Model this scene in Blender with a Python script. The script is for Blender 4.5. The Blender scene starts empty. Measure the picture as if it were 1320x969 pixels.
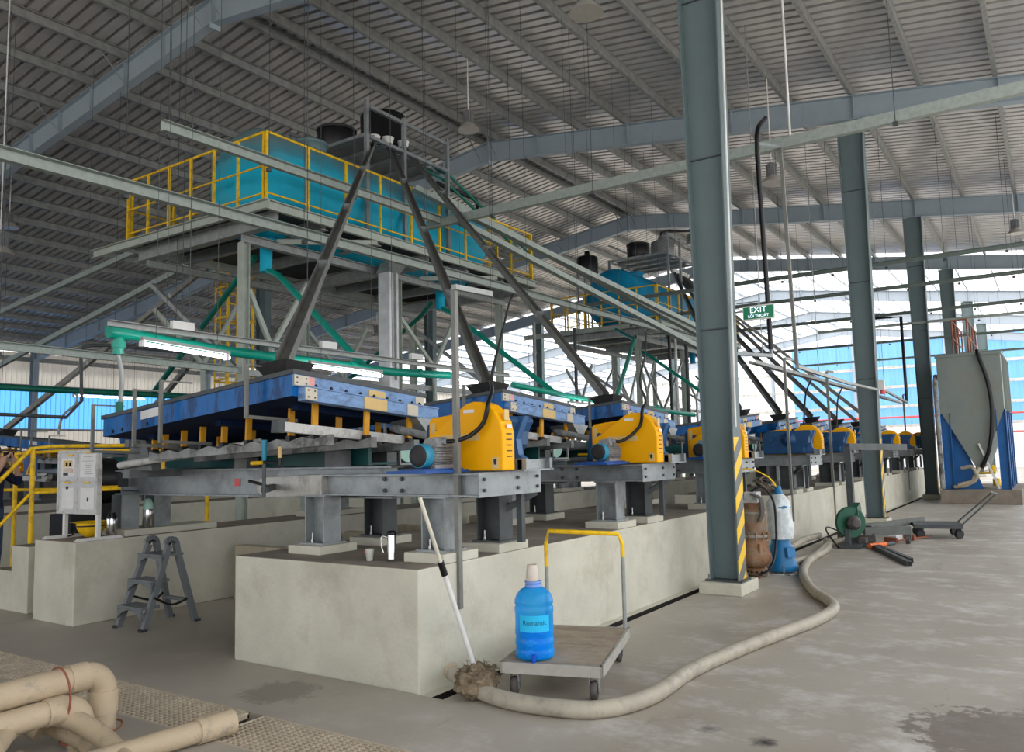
import bpy, math, random
from mathutils import Vector, Matrix
random.seed(7)
S = bpy.context.scene
COL = S.collection
PI = math.pi

# ------------------------------------------------------------------ camera, sky, sun, exposure
cam_data = bpy.data.cameras.new('camera')
cam = bpy.data.objects.new('camera', cam_data)
COL.objects.link(cam)
cam_data.sensor_fit = 'HORIZONTAL'
cam_data.sensor_width = 36.0
cam_data.lens = 36.0 * 1035.0 / 1320.0
cam_data.clip_end = 400
yaw, pitch, roll = (math.radians(a) for a in (33.98, 5.595, -1.36))
fw = Vector((math.cos(yaw), math.sin(yaw), 0)); rt = Vector((math.sin(yaw), -math.cos(yaw), 0)); up = Vector((0, 0, 1))
f2 = fw * math.cos(pitch) + up * math.sin(pitch); u2 = up * math.cos(pitch) - fw * math.sin(pitch)
r2 = rt * math.cos(roll) + u2 * math.sin(roll); u3 = u2 * math.cos(roll) - rt * math.sin(roll)
m = Matrix((r2, u3, -f2)).transposed().to_4x4()
m.translation = Vector((0, 0, 1.6))
cam.matrix_world = m
S.camera = cam

world = bpy.data.worlds.new('sky'); S.world = world
world.use_nodes = True
bg = world.node_tree.nodes['Background']
bg.inputs[0].default_value = (0.97, 0.98, 1.0, 1)
bg.inputs[1].default_value = 1.0

sun_data = bpy.data.lights.new('sun', 'SUN'); sun_data.energy = 4.5; sun_data.angle = math.radians(6); sun_data.color = (1, .95, .88)
sun = bpy.data.objects.new('sun', sun_data); COL.objects.link(sun)
sun.rotation_euler = (math.radians(-28), math.radians(-20), 0)

S.view_settings.view_transform = 'Standard'
S.view_settings.look = 'None'
S.view_settings.gamma = 1
S.view_settings.use_curve_mapping = False
S.view_settings.exposure = 1.1
S.cycles.max_bounces = 10
S.cycles.diffuse_bounces = 6
S.cycles.glossy_bounces = 3
S.cycles.transmission_bounces = 6
S.cycles.caustics_reflective = False
S.cycles.caustics_refractive = False
S.cycles.use_denoising = True
S.cycles.sample_clamp_indirect = 6

# ------------------------------------------------------------------ materials
def nd(nt, t, **k):
    n = nt.nodes.new(t)
    for a, b in k.items(): setattr(n, a, b)
    return n
def M(name, col, rough=.55, metal=0, var=.14, scale=5, bump=0, bscale=40, stretch=None, dirt_glint=None, dirt_glint_amt=.5, dirt_glint_scale=2.5, dirt_glint_edge=(.5, .62), spec=.35):
    mt = bpy.data.materials.new(name); mt.use_nodes = True
    nt = mt.node_tree; p = nt.nodes['Principled BSDF']; L = nt.links.new
    tc = nd(nt, 'ShaderNodeTexCoord'); src = tc.outputs['Object']
    if stretch:
        mp = nd(nt, 'ShaderNodeMapping'); mp.inputs['Scale'].default_value = stretch
        L(src, mp.inputs[0]); src = mp.outputs[0]
    nz = nd(nt, 'ShaderNodeTexNoise'); nz.inputs['Scale'].default_value = scale; nz.inputs['Detail'].default_value = 6; nz.inputs['Roughness'].default_value = .6
    L(src, nz.inputs['Vector'])
    cr = nd(nt, 'ShaderNodeValToRGB')
    cr.color_ramp.elements[0].position = .3; cr.color_ramp.elements[1].position = .7
    cr.color_ramp.elements[0].color = tuple(c * (1 - var) for c in col) + (1,)
    cr.color_ramp.elements[1].color = tuple(min(1, c * (1 + var)) for c in col) + (1,)
    L(nz.outputs[0], cr.inputs[0]); out = cr.outputs[0]
    if dirt_glint:
        n2 = nd(nt, 'ShaderNodeTexNoise'); n2.inputs['Scale'].default_value = dirt_glint_scale; n2.inputs['Detail'].default_value = 8; n2.inputs['Roughness'].default_value = .7
        L(src, n2.inputs['Vector'])
        r3 = nd(nt, 'ShaderNodeValToRGB'); r3.color_ramp.elements[0].position = dirt_glint_edge[0]; r3.color_ramp.elements[1].position = dirt_glint_edge[1]
        r3.color_ramp.elements[1].color = (dirt_glint_amt,) * 3 + (1,)
        L(n2.outputs[0], r3.inputs[0])
        mx = nd(nt, 'ShaderNodeMixRGB'); mx.inputs[2].default_value = dirt_glint + (1,)
        L(r3.outputs[0], mx.inputs[0]); L(out, mx.inputs[1]); out = mx.outputs[0]
    L(out, p.inputs['Base Color'])
    p.inputs['Roughness'].default_value = rough; p.inputs['Metallic'].default_value = metal; p.inputs['Specular IOR Level'].default_value = spec
    if bump:
        n3 = nd(nt, 'ShaderNodeTexNoise'); n3.inputs['Scale'].default_value = bscale; n3.inputs['Detail'].default_value = 4
        L(tc.outputs['Object'], n3.inputs['Vector'])
        b = nd(nt, 'ShaderNodeBump'); b.inputs['Strength'].default_value = bump; b.inputs['Distance'].default_value = .02
        L(n3.outputs[0], b.inputs['Height']); L(b.outputs[0], p.inputs['Normal'])
    return mt
def emis(name, col, s):
    mt = bpy.data.materials.new(name); mt.use_nodes = True
    p = mt.node_tree.nodes['Principled BSDF']; p.inputs['Base Color'].default_value = col + (1,)
    p.inputs['Emission Color'].default_value = col + (1,); p.inputs['Emission Strength'].default_value = s
    return mt
def translucent(name, col, t=.6, stripes=0, axis=1):
    mt = bpy.data.materials.new(name); mt.use_nodes = True
    nt = mt.node_tree; L = nt.links.new; nt.nodes.remove(nt.nodes['Principled BSDF'])
    o = nt.nodes['Material Output']
    tc = nd(nt, 'ShaderNodeTexCoord')
    mp = nd(nt, 'ShaderNodeMapping'); mp.inputs['Scale'].default_value = (1.2, 1.2, .12)
    L(tc.outputs['Object'], mp.inputs[0])
    nz = nd(nt, 'ShaderNodeTexNoise'); nz.inputs['Scale'].default_value = 1.5; nz.inputs['Detail'].default_value = 3
    L(mp.outputs[0], nz.inputs['Vector'])
    cr = nd(nt, 'ShaderNodeValToRGB')
    cr.color_ramp.elements[0].color = tuple(c * .82 for c in col) + (1,); cr.color_ramp.elements[1].color = tuple(min(1, c * 1.15) for c in col) + (1,)
    L(nz.outputs[0], cr.inputs[0])
    a = nd(nt, 'ShaderNodeBsdfTranslucent'); d = nd(nt, 'ShaderNodeBsdfDiffuse'); mx = nd(nt, 'ShaderNodeMixShader')
    L(cr.outputs[0], a.inputs[0]); L(cr.outputs[0], d.inputs[0])
    mx.inputs[0].default_value = t; L(d.outputs[0], mx.inputs[1]); L(a.outputs[0], mx.inputs[2]); L(mx.outputs[0], o.inputs[0])
    return mt

m_roof = M('roof sheet', (.64, .63, .63), .36, .5, .08, 3)
m_rafter = M('painted rafter', (.34, .41, .47), .55, 0, .06, 3)
m_column = M('painted column', (.14, .19, .20), .55, 0, .06, 2)
m_purlin = M('galvanised purlin', (.30, .31, .30), .55, .3, .22, 6)
m_under = M('dark navy underside', (.006, .018, .06), .7, 0, .3, 5, spec=.15)  # darker navy for the deck's downward faces and ribs
m_hazed = M('steel paled for haze', (.42, .48, .55), .6, 0, .04, 3)  # paler steel for the far bays, haze and glare put into the colour
m_galv = M('galvanised steel', (.30, .33, .34), .42, .45, .16, 6, dirt_glint=(.13, .13, .135), dirt_glint_amt=.5, dirt_glint_scale=2.5)
m_galv2 = M('dull galvanised steel', (.33, .35, .34), .5, .4, .2, 7)
m_strut = M('strut channel', (.36, .41, .38), .55, .2, .16, 14)
m_darksteel = M('dark grey steel', (.075, .085, .09), .5, .2, .2, 6)
m_greysteel = M('grey painted steel', (.30, .31, .31), .6, .1, .3, 7, dirt_glint=(.06, .06, .06), dirt_glint_amt=.8, dirt_glint_scale=4)
m_concrete = M('plinth concrete', (.60, .585, .49), .85, 0, .1, 2.2, .25, 30, dirt_glint=(.34, .29, .21), dirt_glint_amt=.5, dirt_glint_scale=1.6, dirt_glint_edge=(.52, .72))
m_dust = M('dusty concrete top', (.26, .225, .185), .9, 0, .25, 3, .2, 30)
m_dimconc = M('beige concrete', (.50, .44, .33), .85, 0, .15, 2, stretch=(4, 4, .5))
m_deckblue = M('table deck blue', (.004, .135, .44), .3, 0, .25, 3, spec=.22, dirt_glint=(.006, .03, .10), dirt_glint_amt=.85, dirt_glint_scale=3, dirt_glint_edge=(.47, .57), stretch=(1, 2.2, .5))
m_fascia = M('pale blue paint', (.19, .33, .58), .5, 0, .2, 8, dirt_glint=(.10, .16, .28), dirt_glint_amt=.7, dirt_glint_scale=7, stretch=(1, 1, 2.5))
m_rubber = M('black rubber', (.03, .03, .032), .6, 0, .2, 10)
m_black = M('black plastic', (.008, .008, .010), .35, 0, .2, 6)
m_yellow = M('machine yellow', (1.0, .46, .0), .42, 0, .03, 3, spec=.18)
m_rail = M('railing yellow', (.95, .58, .01), .45, 0, .1, 6, dirt_glint=(.4, .22, .05), dirt_glint_amt=.6, dirt_glint_scale=8)
m_leaf = M('amber glass fibre', (.70, .33, .01), .4, 0, .12, 12)
m_tank = M('turquoise tank', (.006, .45, .68), .5, 0, .16, 1.2, spec=.2, dirt_glint=(.10, .25, .28), dirt_glint_amt=.5, dirt_glint_scale=1.2, dirt_glint_edge=(.52, .70))
def dusted(mt, col, lo, hi):
    nt = mt.node_tree; L = nt.links.new; p = nt.nodes['Principled BSDF']; src = p.inputs['Base Color'].links[0].from_socket
    tc = nd(nt, 'ShaderNodeTexCoord'); sx = nd(nt, 'ShaderNodeSeparateXYZ'); L(tc.outputs['Object'], sx.inputs[0])
    nz = nd(nt, 'ShaderNodeTexNoise'); nz.inputs['Scale'].default_value = 1.6; nz.inputs['Detail'].default_value = 8; L(tc.outputs['Object'], nz.inputs['Vector'])
    a = nd(nt, 'ShaderNodeMath', operation='MULTIPLY_ADD'); L(nz.outputs[0], a.inputs[0]); a.inputs[1].default_value = .9; L(sx.outputs[2], a.inputs[2])
    r = nd(nt, 'ShaderNodeMapRange'); r.inputs['From Min'].default_value = lo; r.inputs['From Max'].default_value = hi; r.inputs['To Max'].default_value = .85; L(a.outputs[0], r.inputs[0])
    mx = nd(nt, 'ShaderNodeMixRGB'); L(r.outputs[0], mx.inputs[0]); L(src, mx.inputs[1]); mx.inputs[2].default_value = col + (1,); L(mx.outputs[0], p.inputs['Base Color'])
dusted(m_tank, (.17, .19, .17), 1.45, 2.05)
m_tank2 = M('blue tank', (.006, .25, .46), .5, 0, .14, 1.2, spec=.2)
m_motor = M('motor blue', (.03, .27, .42), .35, 0, .12, 8)
m_headblue = M('casting blue', (.012, .065, .17), .35, 0, .15, 6)
m_headpale = M('casting pale blue', (.055, .14, .31), .4, 0, .15, 6)
m_baseblue = M('base plate blue', (.02, .09, .33), .4)
m_grey = M('grey fins', (.30, .31, .32), .5, .2, .35, 30)
m_white = M('white paint', (.74, .74, .72), .5, 0, .06, 6)
m_whitedirty = M('scuffed white paint', (.62, .62, .60), .55, 0, .12, 6, dirt_glint=(.25, .24, .22), dirt_glint_amt=.6, dirt_glint_scale=6)
m_paper = M('paper', (.80, .80, .80), .8, 0, .05, 10)
m_beigeplate = M('beige plate', (.62, .57, .47), .55, 0, .08, 20)
m_pink = M('pink plate', (.75, .36, .33), .55)
m_label = M('yellow label', (.72, .52, .22), .6, 0, .06, 10)
m_green = M('green pipe', (.008, .33, .24), .3, 0, .08, 6)
m_darkgreen = M('dark green pipe', (.004, .15, .105), .35, 0, .1, 6)
m_launder = M('dark green trough', (.012, .085, .085), .4, 0, .25, 4)
m_mint = M('mint lining', (.45, .72, .62), .5)
m_platform = M('pale green steel', (.42, .47, .42), .55, 0, .12, 5)
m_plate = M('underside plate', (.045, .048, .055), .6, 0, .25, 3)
m_pvc = M('dusty pvc', (.52, .42, .29), .6, 0, .1, 4, .15, 60, dirt_glint=(.22, .20, .18), dirt_glint_amt=.7, dirt_glint_scale=6, dirt_glint_edge=(.56, .68))
m_hose = M('dusty hose', (.42, .385, .31), .5, 0, .12, 4, dirt_glint=(.22, .20, .16), dirt_glint_amt=.5, dirt_glint_scale=5)
m_grate = M('grating bars', (.56, .48, .37), .7, 0, .15, 9)
m_hollow_shade = M('hollow shade', (.02, .018, .016), .9)  # near-black that stands for shade down in trenches and hollows
m_ladderp = M('grey plastic', (.15, .165, .175), .45, 0, .08, 8)
m_ply = M('worn plywood', (.37, .31, .235), .8, 0, .2, 4, .2, 40, stretch=(1.5, 1, 1), dirt_glint=(.16, .115, .08), dirt_glint_amt=.6, dirt_glint_scale=2.5, dirt_glint_edge=(.5, .7))
m_mop = M('coir fibre', (.23, .18, .12), .95, 0, .35, 14, .8, 50)
m_rust = M('rusty cast iron', (.26, .14, .075), .8, 0, .4, 5, .3, 30, dirt_glint=(.32, .29, .24), dirt_glint_amt=.8, dirt_glint_scale=3, dirt_glint_edge=(.46, .6))
m_pumpblue = M('pump blue', (.01, .16, .38), .35, 0, .12, 5)
m_wrap = M('plastic wrap', (.62, .68, .70), .25, 0, .25, 9, .4, 25)
m_hopper = M('hopper grey', (.23, .265, .245), .55, 0, .12, 1.2, dirt_glint=(.22, .22, .18), dirt_glint_amt=.5, dirt_glint_scale=1.2)
m_hopblue = M('hopper blue', (.015, .13, .38), .5, 0, .12, 3)
m_steel = M('stainless steel', (.62, .62, .62), .18, 1, .05, 8)
m_redpaint = M('red sticker', (.75, .12, .12), .5)
m_rusty = M('red primer', (.30, .10, .06), .6, 0, .2, 5)
m_orange = M('orange plastic', (.80, .16, .03), .4)
m_cradle = M('weathered cradle steel', (.17, .18, .185), .6, .1, .25, 6)
m_chute = M('weathered chute steel', (.20, .20, .185), .5, .2, .2, 5)
m_hoist = M('hoist grey green', (.13, .14, .13), .5, .1, .15, 6)
m_strutdark = M('weathered strut', (.21, .215, .20), .5, .3, .15, 9)
m_sawgreen = M('saw green', (.015, .09, .055), .4)
m_skin = M('skin', (.50, .30, .21), .55, 0, .05, 20)
m_navy = M('navy cloth', (.010, .014, .045), .85, 0, .2, 20)
m_denim = M('denim', (.045, .08, .15), .85, 0, .25, 30)
m_hair = M('black hair', (.012, .01, .01), .6, 0, .3, 60)
m_tube = emis('lit tube', (1, 1, 1), 9)
m_tile_blue = translucent('blue sheet', (.10, .36, .85), .62)
m_greenstrut = M('green grey strut', (.16, .20, .18), .55, .1, .15, 10)
m_glare_blue = translucent('blue sheet paled for glare', (.22, .50, .95), .66)  # lighter copy of the blue sheet, far glare put into its colour
m_tile_white = translucent('white sheet', (.93, .94, .94), .8)
m_wallclad = translucent('white cladding', (.62, .60, .56), .22)
m_exitgreen = M('exit green', (.01, .22, .10), .4)
m_exitletter = emis('exit lettering', (.72, .82, 1.0), .5)
m_haz_y = M('hazard yellow', (.85, .52, .01), .5)
m_haz_k = M('hazard grey', (.10, .10, .10), .5)
m_lampshade = M('lamp reflector', (.50, .47, .42), .4, .3, .1, 8)
m_ink = M('dark ink', (.03, .03, .05), .6)
m_grime = M('dark grime', (.10, .09, .085), .7, 0, .3, 8)
m_soil = M('ground', (.55, .53, .50), .9, 0, .12, .8)

def mat_floor():
    mt = bpy.data.materials.new('workshop floor'); mt.use_nodes = True
    nt = mt.node_tree; L = nt.links.new; p = nt.nodes['Principled BSDF']
    g = nd(nt, 'ShaderNodeNewGeometry'); pos = g.outputs['Position']
    def noise(s, d=7, r=.62, st=None):
        n = nd(nt, 'ShaderNodeTexNoise'); n.inputs['Scale'].default_value = s; n.inputs['Detail'].default_value = d; n.inputs['Roughness'].default_value = r
        if st:
            mp = nd(nt, 'ShaderNodeMapping'); mp.inputs['Scale'].default_value = st; L(pos, mp.inputs[0]); L(mp.outputs[0], n.inputs['Vector'])
        else: L(pos, n.inputs['Vector'])
        return n.outputs[0]
    def ramp(src, e):
        c = nd(nt, 'ShaderNodeValToRGB')
        while len(c.color_ramp.elements) < len(e): c.color_ramp.elements.new(.5)
        for el, (q, col) in zip(c.color_ramp.elements, e): el.position = q; el.color = col + (1,)
        L(src, c.inputs[0]); return c.outputs[0]
    def mix(f, a, b, mode='MIX'):
        x = nd(nt, 'ShaderNodeMixRGB', blend_type=mode)
        if isinstance(f, float): x.inputs[0].default_value = f
        else: L(f, x.inputs[0])
        L(a, x.inputs[1])
        if isinstance(b, tuple): x.inputs[2].default_value = b + (1,)
        else: L(b, x.inputs[2])
        return x.outputs[0]
    c = ramp(noise(.55), [(.30, (.325, .285, .235)), (.5, (.41, .372, .315)), (.72, (.485, .45, .392))])
    sc = ramp(noise(2.2, 9, .7, (1.2, .85, 1)), [(.50, (0, 0, 0)), (.68, (.85, .85, .85))])
    sy = nd(nt, 'ShaderNodeSeparateXYZ'); L(pos, sy.inputs[0])
    my = nd(nt, 'ShaderNodeMapRange'); my.inputs['From Min'].default_value = 4.2; my.inputs['From Max'].default_value = 1.8; my.inputs['To Min'].default_value = .15; L(sy.outputs[1], my.inputs[0])
    ml = nd(nt, 'ShaderNodeMath', operation='MULTIPLY'); L(sc, ml.inputs[0]); L(my.outputs[0], ml.inputs[1])
    c = mix(ml.outputs[0], c, (.66, .64, .62))
    dk = ramp(noise(1.4, 10, .75, (.5, 1.6, 1)), [(.60, (0, 0, 0)), (.74, (.55, .55, .55))])
    c = mix(dk, c, (.13, .105, .085))
    # oil spatter where a drum was emptied, and a muddy track by the shop aisle
    for (px, py, rad, col, amt) in ((4.535, 1.45, .07, (.015, .015, .02), 1.0), (4.59, 1.78, .06, (.05, .045, .04), .8), (5.25, .30, .42, (.13, .10, .085), .7), (3.85, 4.6, .22, (.12, .105, .09), .5)):
        v = nd(nt, 'ShaderNodeVectorMath', operation='DISTANCE'); L(pos, v.inputs[0]); v.inputs[1].default_value = (px, py, 0)
        a = nd(nt, 'ShaderNodeMath', operation='MULTIPLY'); L(noise(9, 6, .7), a.inputs[0]); a.inputs[1].default_value = rad * 2.6
        s = nd(nt, 'ShaderNodeMath', operation='SUBTRACT'); L(a.outputs[0], s.inputs[0]); L(v.outputs['Value'], s.inputs[1])
        f = ramp(s.outputs[0], [(0.0, (0, 0, 0)), (.08, (amt,) * 3)])
        c = mix(f, c, col)
    L(c, p.inputs['Base Color'])
    rr = ramp(noise(1.1), [(.3, (.38,) * 3), (.7, (.65,) * 3)]); L(rr, p.inputs['Roughness'])
    b = nd(nt, 'ShaderNodeBump'); b.inputs['Strength'].default_value = .18; b.inputs['Distance'].default_value = .02
    L(noise(12, 6), b.inputs['Height']); L(b.outputs[0], p.inputs['Normal'])
    return mt
m_floor = mat_floor()

def mat_stripes():
    mt = bpy.data.materials.new('hazard stripes'); mt.use_nodes = True
    nt = mt.node_tree; L = nt.links.new; p = nt.nodes['Principled BSDF']
    g = nd(nt, 'ShaderNodeTexCoord'); sx = nd(nt, 'ShaderNodeSeparateXYZ'); L(g.outputs['Object'], sx.inputs[0])
    a = nd(nt, 'ShaderNodeMath', operation='MULTIPLY_ADD'); L(sx.outputs[0], a.inputs[0]); a.inputs[1].default_value = -.85; L(sx.outputs[2], a.inputs[2])
    f = nd(nt, 'ShaderNodeMath', operation='MULTIPLY'); L(a.outputs[0], f.inputs[0]); f.inputs[1].default_value = 2.9
    w = nd(nt, 'ShaderNodeMath', operation='FRACT'); L(f.outputs[0], w.inputs[0])
    q = nd(nt, 'ShaderNodeMath', operation='GREATER_THAN'); L(w.outputs[0], q.inputs[0]); q.inputs[1].default_value = .5
    mx = nd(nt, 'ShaderNodeMixRGB'); L(q.outputs[0], mx.inputs[0]); mx.inputs[1].default_value = (.13, .14, .14, 1); mx.inputs[2].default_value = (.86, .55, .01, 1)
    L(mx.outputs[0], p.inputs['Base Color']); p.inputs['Roughness'].default_value = .5
    return mt
m_stripes = mat_stripes()

def mat_bottle():
    mt = bpy.data.materials.new('blue bottle plastic'); mt.use_nodes = True
    nt = mt.node_tree; L = nt.links.new; p = nt.nodes['Principled BSDF']; o = nt.nodes['Material Output']
    p.inputs['Base Color'].default_value = (.010, .42, .95, 1); p.inputs['Roughness'].default_value = .08
    t = nd(nt, 'ShaderNodeBsdfTransparent'); t.inputs[0].default_value = (.30, .74, 1.0, 1)
    mx = nd(nt, 'ShaderNodeMixShader'); fr = nd(nt, 'ShaderNodeLayerWeight'); fr.inputs[0].default_value = .35
    mr = nd(nt, 'ShaderNodeMapRange'); mr.inputs['To Min'].default_value = .25; mr.inputs['To Max'].default_value = .9; L(fr.outputs['Facing'], mr.inputs[0])
    L(mr.outputs[0], mx.inputs[0]); L(t.outputs[0], mx.inputs[1]); L(p.outputs[0], mx.inputs[2]); L(mx.outputs[0], o.inputs[0])
    return mt
m_bottle = mat_bottle()

# ------------------------------------------------------------------ builders
class MB:
    def __init__(s): s.v = []; s.f = []; s.sm = []
    def add(s, vs, fs, smooth=False):
        o = len(s.v); s.v += [Vector(v) for v in vs]
        for f in fs: s.f.append(tuple(i + o for i in f)); s.sm.append(smooth)
        return s
    def box(s, x0, x1, y0, y1, z0, z1):
        return s.add([(x, y, z) for x in (x0, x1) for y in (y0, y1) for z in (z0, z1)],
                     [(0, 1, 3, 2), (4, 6, 7, 5), (0, 4, 5, 1), (2, 3, 7, 6), (0, 2, 6, 4), (1, 5, 7, 3)])
    def hexa(s, b, t):                      # bottom quad, top quad (same winding)
        return s.add(list(b) + list(t), [(3, 2, 1, 0), (4, 5, 6, 7), (0, 1, 5, 4), (1, 2, 6, 5), (2, 3, 7, 6), (3, 0, 4, 7)])
    def frame(s, p, q, upv=(0, 0, 1)):
        d = (Vector(q) - Vector(p)); L = d.length; d = d / L
        u = Vector(upv)
        if abs(d.dot(u)) > .98: u = Vector((0, 1, 0)) if abs(d.y) < .9 else Vector((1, 0, 0))
        a = d.cross(u).normalized(); b = a.cross(d).normalized()
        return d, a, b                      # along, side, up
    def section(s, p, q, poly, upv=(0, 0, 1), poly2=None, smooth=False):   # extrude a 2D section (side, up) from p to q
        d, a, b = s.frame(p, q, upv); p = Vector(p); q = Vector(q); n = len(poly); poly2 = poly2 or poly
        vs = [p + a * x + b * y for x, y in poly] + [q + a * x + b * y for x, y in poly2]
        fs = [(i, (i + 1) % n, n + (i + 1) % n, n + i) for i in range(n)] + [tuple(range(n - 1, -1, -1)), tuple(range(n, 2 * n))]
        return s.add(vs, fs, smooth)
    def bar(s, p, q, w, h=None, upv=(0, 0, 1)):
        h = h or w; return s.section(p, q, [(-w / 2, -h / 2), (w / 2, -h / 2), (w / 2, h / 2), (-w / 2, h / 2)], upv)
    def ibeam(s, p, q, h, w, tf=.012, tw=.01, upv=(0, 0, 1)):
        a, t = w / 2, tw / 2; e = h / 2
        return s.section(p, q, [(-a, -e), (a, -e), (a, -e + tf), (t, -e + tf), (t, e - tf), (a, e - tf), (a, e), (-a, e), (-a, e - tf), (-t, e - tf), (-t, -e + tf), (-a, -e + tf)], upv)
    def channel(s, p, q, h, w, t=.008, upv=(0, 0, 1), flip=1):     # web on one side, lips pointing to the other
        e = h / 2; P = [(0, -e), (w, -e), (w, -e + t), (t, -e + t), (t, e - t), (w, e - t), (w, e), (0, e)]
        if flip < 0: P = [(-x, y) for x, y in P][::-1]
        return s.section(p, q, P, upv)
    def trough(s, p, q, w, h, t=.008):      # open-topped U
        a = w / 2
        return s.section(p, q, [(-a, -h / 2), (a, -h / 2), (a, h / 2), (a - t, h / 2), (a - t, -h / 2 + t), (-a + t, -h / 2 + t), (-a + t, h / 2), (-a, h / 2)])
    def tube(s, pts, r, n=10, caps=True):
        pts = [Vector(p) for p in pts]; rings = []; a = None
        for i, p in enumerate(pts):
            d = (pts[min(i + 1, len(pts) - 1)] - pts[max(i - 1, 0)]).normalized()
            if a is None:
                u = Vector((0, 0, 1)) if abs(d.z) < .9 else Vector((1, 0, 0)); a = d.cross(u).normalized()
            else: a = (a - d * a.dot(d)).normalized()
            b = d.cross(a); rr = r[i] if isinstance(r, (list, tuple)) else r
            rings.append([p + (a * math.cos(2 * PI * k / n) + b * math.sin(2 * PI * k / n)) * rr for k in range(n)])
        vs = [v for R in rings for v in R]; fs = []
        for i in range(len(pts) - 1):
            for k in range(n): fs.append((i * n + k, i * n + (k + 1) % n, (i + 1) * n + (k + 1) % n, (i + 1) * n + k))
        s.add(vs, fs, True)
        if caps: s.add(rings[0], [tuple(range(n - 1, -1, -1))]); s.add(rings[-1], [tuple(range(n))])
        return s
    def lathe(s, prof, c, ax=(0, 0, 1), n=20, flat=False):    # prof: (radius, height)
        d = Vector(ax).normalized(); u = Vector((0, 0, 1)) if abs(d.z) < .9 else Vector((0, 1, 0))
        if abs(d.z) > .9: u = Vector((1, 0, 0))
        a = d.cross(u).normalized(); b = d.cross(a); c = Vector(c); vs = []; fs = []
        for r, h in prof:
            for k in range(n): vs.append(c + d * h + (a * math.cos(2 * PI * k / n) + b * math.sin(2 * PI * k / n)) * max(r, 1e-4))
        for i in range(len(prof) - 1):
            for k in range(n): fs.append((i * n + k, i * n + (k + 1) % n, (i + 1) * n + (k + 1) % n, (i + 1) * n + k))
        s.add(vs, fs, not flat)
        if prof[0][0] > 1e-3: s.add(vs[:n], [tuple(range(n - 1, -1, -1))])
        if prof[-1][0] > 1e-3: s.add(vs[-n:], [tuple(range(n))])
        return s
    def cyl(s, p, q, r, n=16):
        d = Vector(q) - Vector(p); return s.lathe([(r, 0), (r, d.length)], p, d, n)
    def prism(s, poly, axis, a, b):        # poly in the two other axes, extruded along axis
        def mk(u, v, w): return {'x': (w, u, v), 'y': (u, w, v), 'z': (u, v, w)}[axis]
        n = len(poly); vs = [mk(u, v, a) for u, v in poly] + [mk(u, v, b) for u, v in poly]
        return s.add(vs, [(i, (i + 1) % n, n + (i + 1) % n, n + i) for i in range(n)] + [tuple(range(n - 1, -1, -1)), tuple(range(n, 2 * n))])
    def rot(s, start, ang, c, axis='Z'):
        R = Matrix.Rotation(ang, 3, axis); c = Vector(c)
        for i in range(start, len(s.v)): s.v[i] = R @ (s.v[i] - c) + c
        return s
    def build(s, name, mat, parent=None, bevel=0, fix=True):
        o0 = Vector((0, 0, 0)); q = parent
        while q is not None: o0 += q.location; q = q.parent
        if parent is None and s.v:
            lo = [min(v[i] for v in s.v) for i in range(3)]; hi = [max(v[i] for v in s.v) for i in range(3)]
            loc = Vector(((lo[0] + hi[0]) / 2, (lo[1] + hi[1]) / 2, lo[2]))
        else: loc = Vector((0, 0, 0))
        me = bpy.data.meshes.new(name)
        me.from_pydata([v - o0 - loc for v in s.v], [], s.f)
        me.polygons.foreach_set('use_smooth', s.sm)
        if fix:
            import bmesh
            bm = bmesh.new(); bm.from_mesh(me); bmesh.ops.recalc_face_normals(bm, faces=bm.faces); bm.to_mesh(me); bm.free()
        me.update(); me.materials.append(mat)
        o = bpy.data.objects.new(name, me); COL.objects.link(o); o.location = loc
        if parent: o.parent = parent
        if bevel:
            b = o.modifiers.new('bevel', 'BEVEL'); b.width = bevel; b.segments = 2; b.limit_method = 'ANGLE'; b.angle_limit = math.radians(50)
        return o

def thing(name, label, cat, loc=(0, 0, 0), group=None):
    o = bpy.data.objects.new(name, None); COL.objects.link(o); o.location = loc; o.empty_display_size = .2
    return tag(o, label, cat, group)
def tag(o, label, cat, group=None):
    o['label'] = label; o['category'] = cat
    if group: o['group'] = group
    return o
def struct(o): o['kind'] = 'structure'; return o
KIDS = {}
def copy_tree(o, parent=None):
    c = o.copy(); COL.objects.link(c)
    if parent: c.parent = parent
    for ch in list(o.children): copy_tree(ch, c)
    return c
def plabel(o, t): o['label'] = t; return o
def text_mb(txt, size, extrude=.002):
    cu = bpy.data.curves.new('lettering', 'FONT'); cu.body = txt; cu.size = size; cu.extrude = extrude; cu.align_x = 'CENTER'; cu.align_y = 'CENTER'; cu.resolution_u = 3
    ob = bpy.data.objects.new('lettering', cu); COL.objects.link(ob)
    dg = bpy.context.evaluated_depsgraph_get(); ev = ob.evaluated_get(dg); me = ev.to_mesh()
    vs = [v.co.copy() for v in me.vertices]; fs = [tuple(p.vertices) for p in me.polygons]
    ev.to_mesh_clear(); bpy.data.objects.remove(ob); bpy.data.curves.remove(cu)
    return vs, fs
def text_on(name, txt, size, origin, xdir, ydir, mat, parent):
    vs, fs = text_mb(txt, size); o = Vector(origin); X = Vector(xdir).normalized(); Y = Vector(ydir).normalized(); Z = X.cross(Y)
    b = MB(); b.add([o + X * v.x + Y * v.y + Z * v.z for v in vs], fs)
    return b.build(name, mat, parent, fix=False)
def bez(pts, n=8):                           # Catmull-Rom through points
    P = [Vector(p) for p in pts]; P = [P[0] * 2 - P[1]] + P + [P[-1] * 2 - P[-2]]; out = []
    for i in range(1, len(P) - 2):
        for k in range(n):
            t = k / n; a, b, c, d = P[i - 1:i + 3]
            out.append(.5 * ((2 * b) + (c - a) * t + (2 * a - 5 * b + 4 * c - d) * t * t + (3 * b - a - 3 * c + d) * t ** 3))
    return out + [P[-2]]

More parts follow.
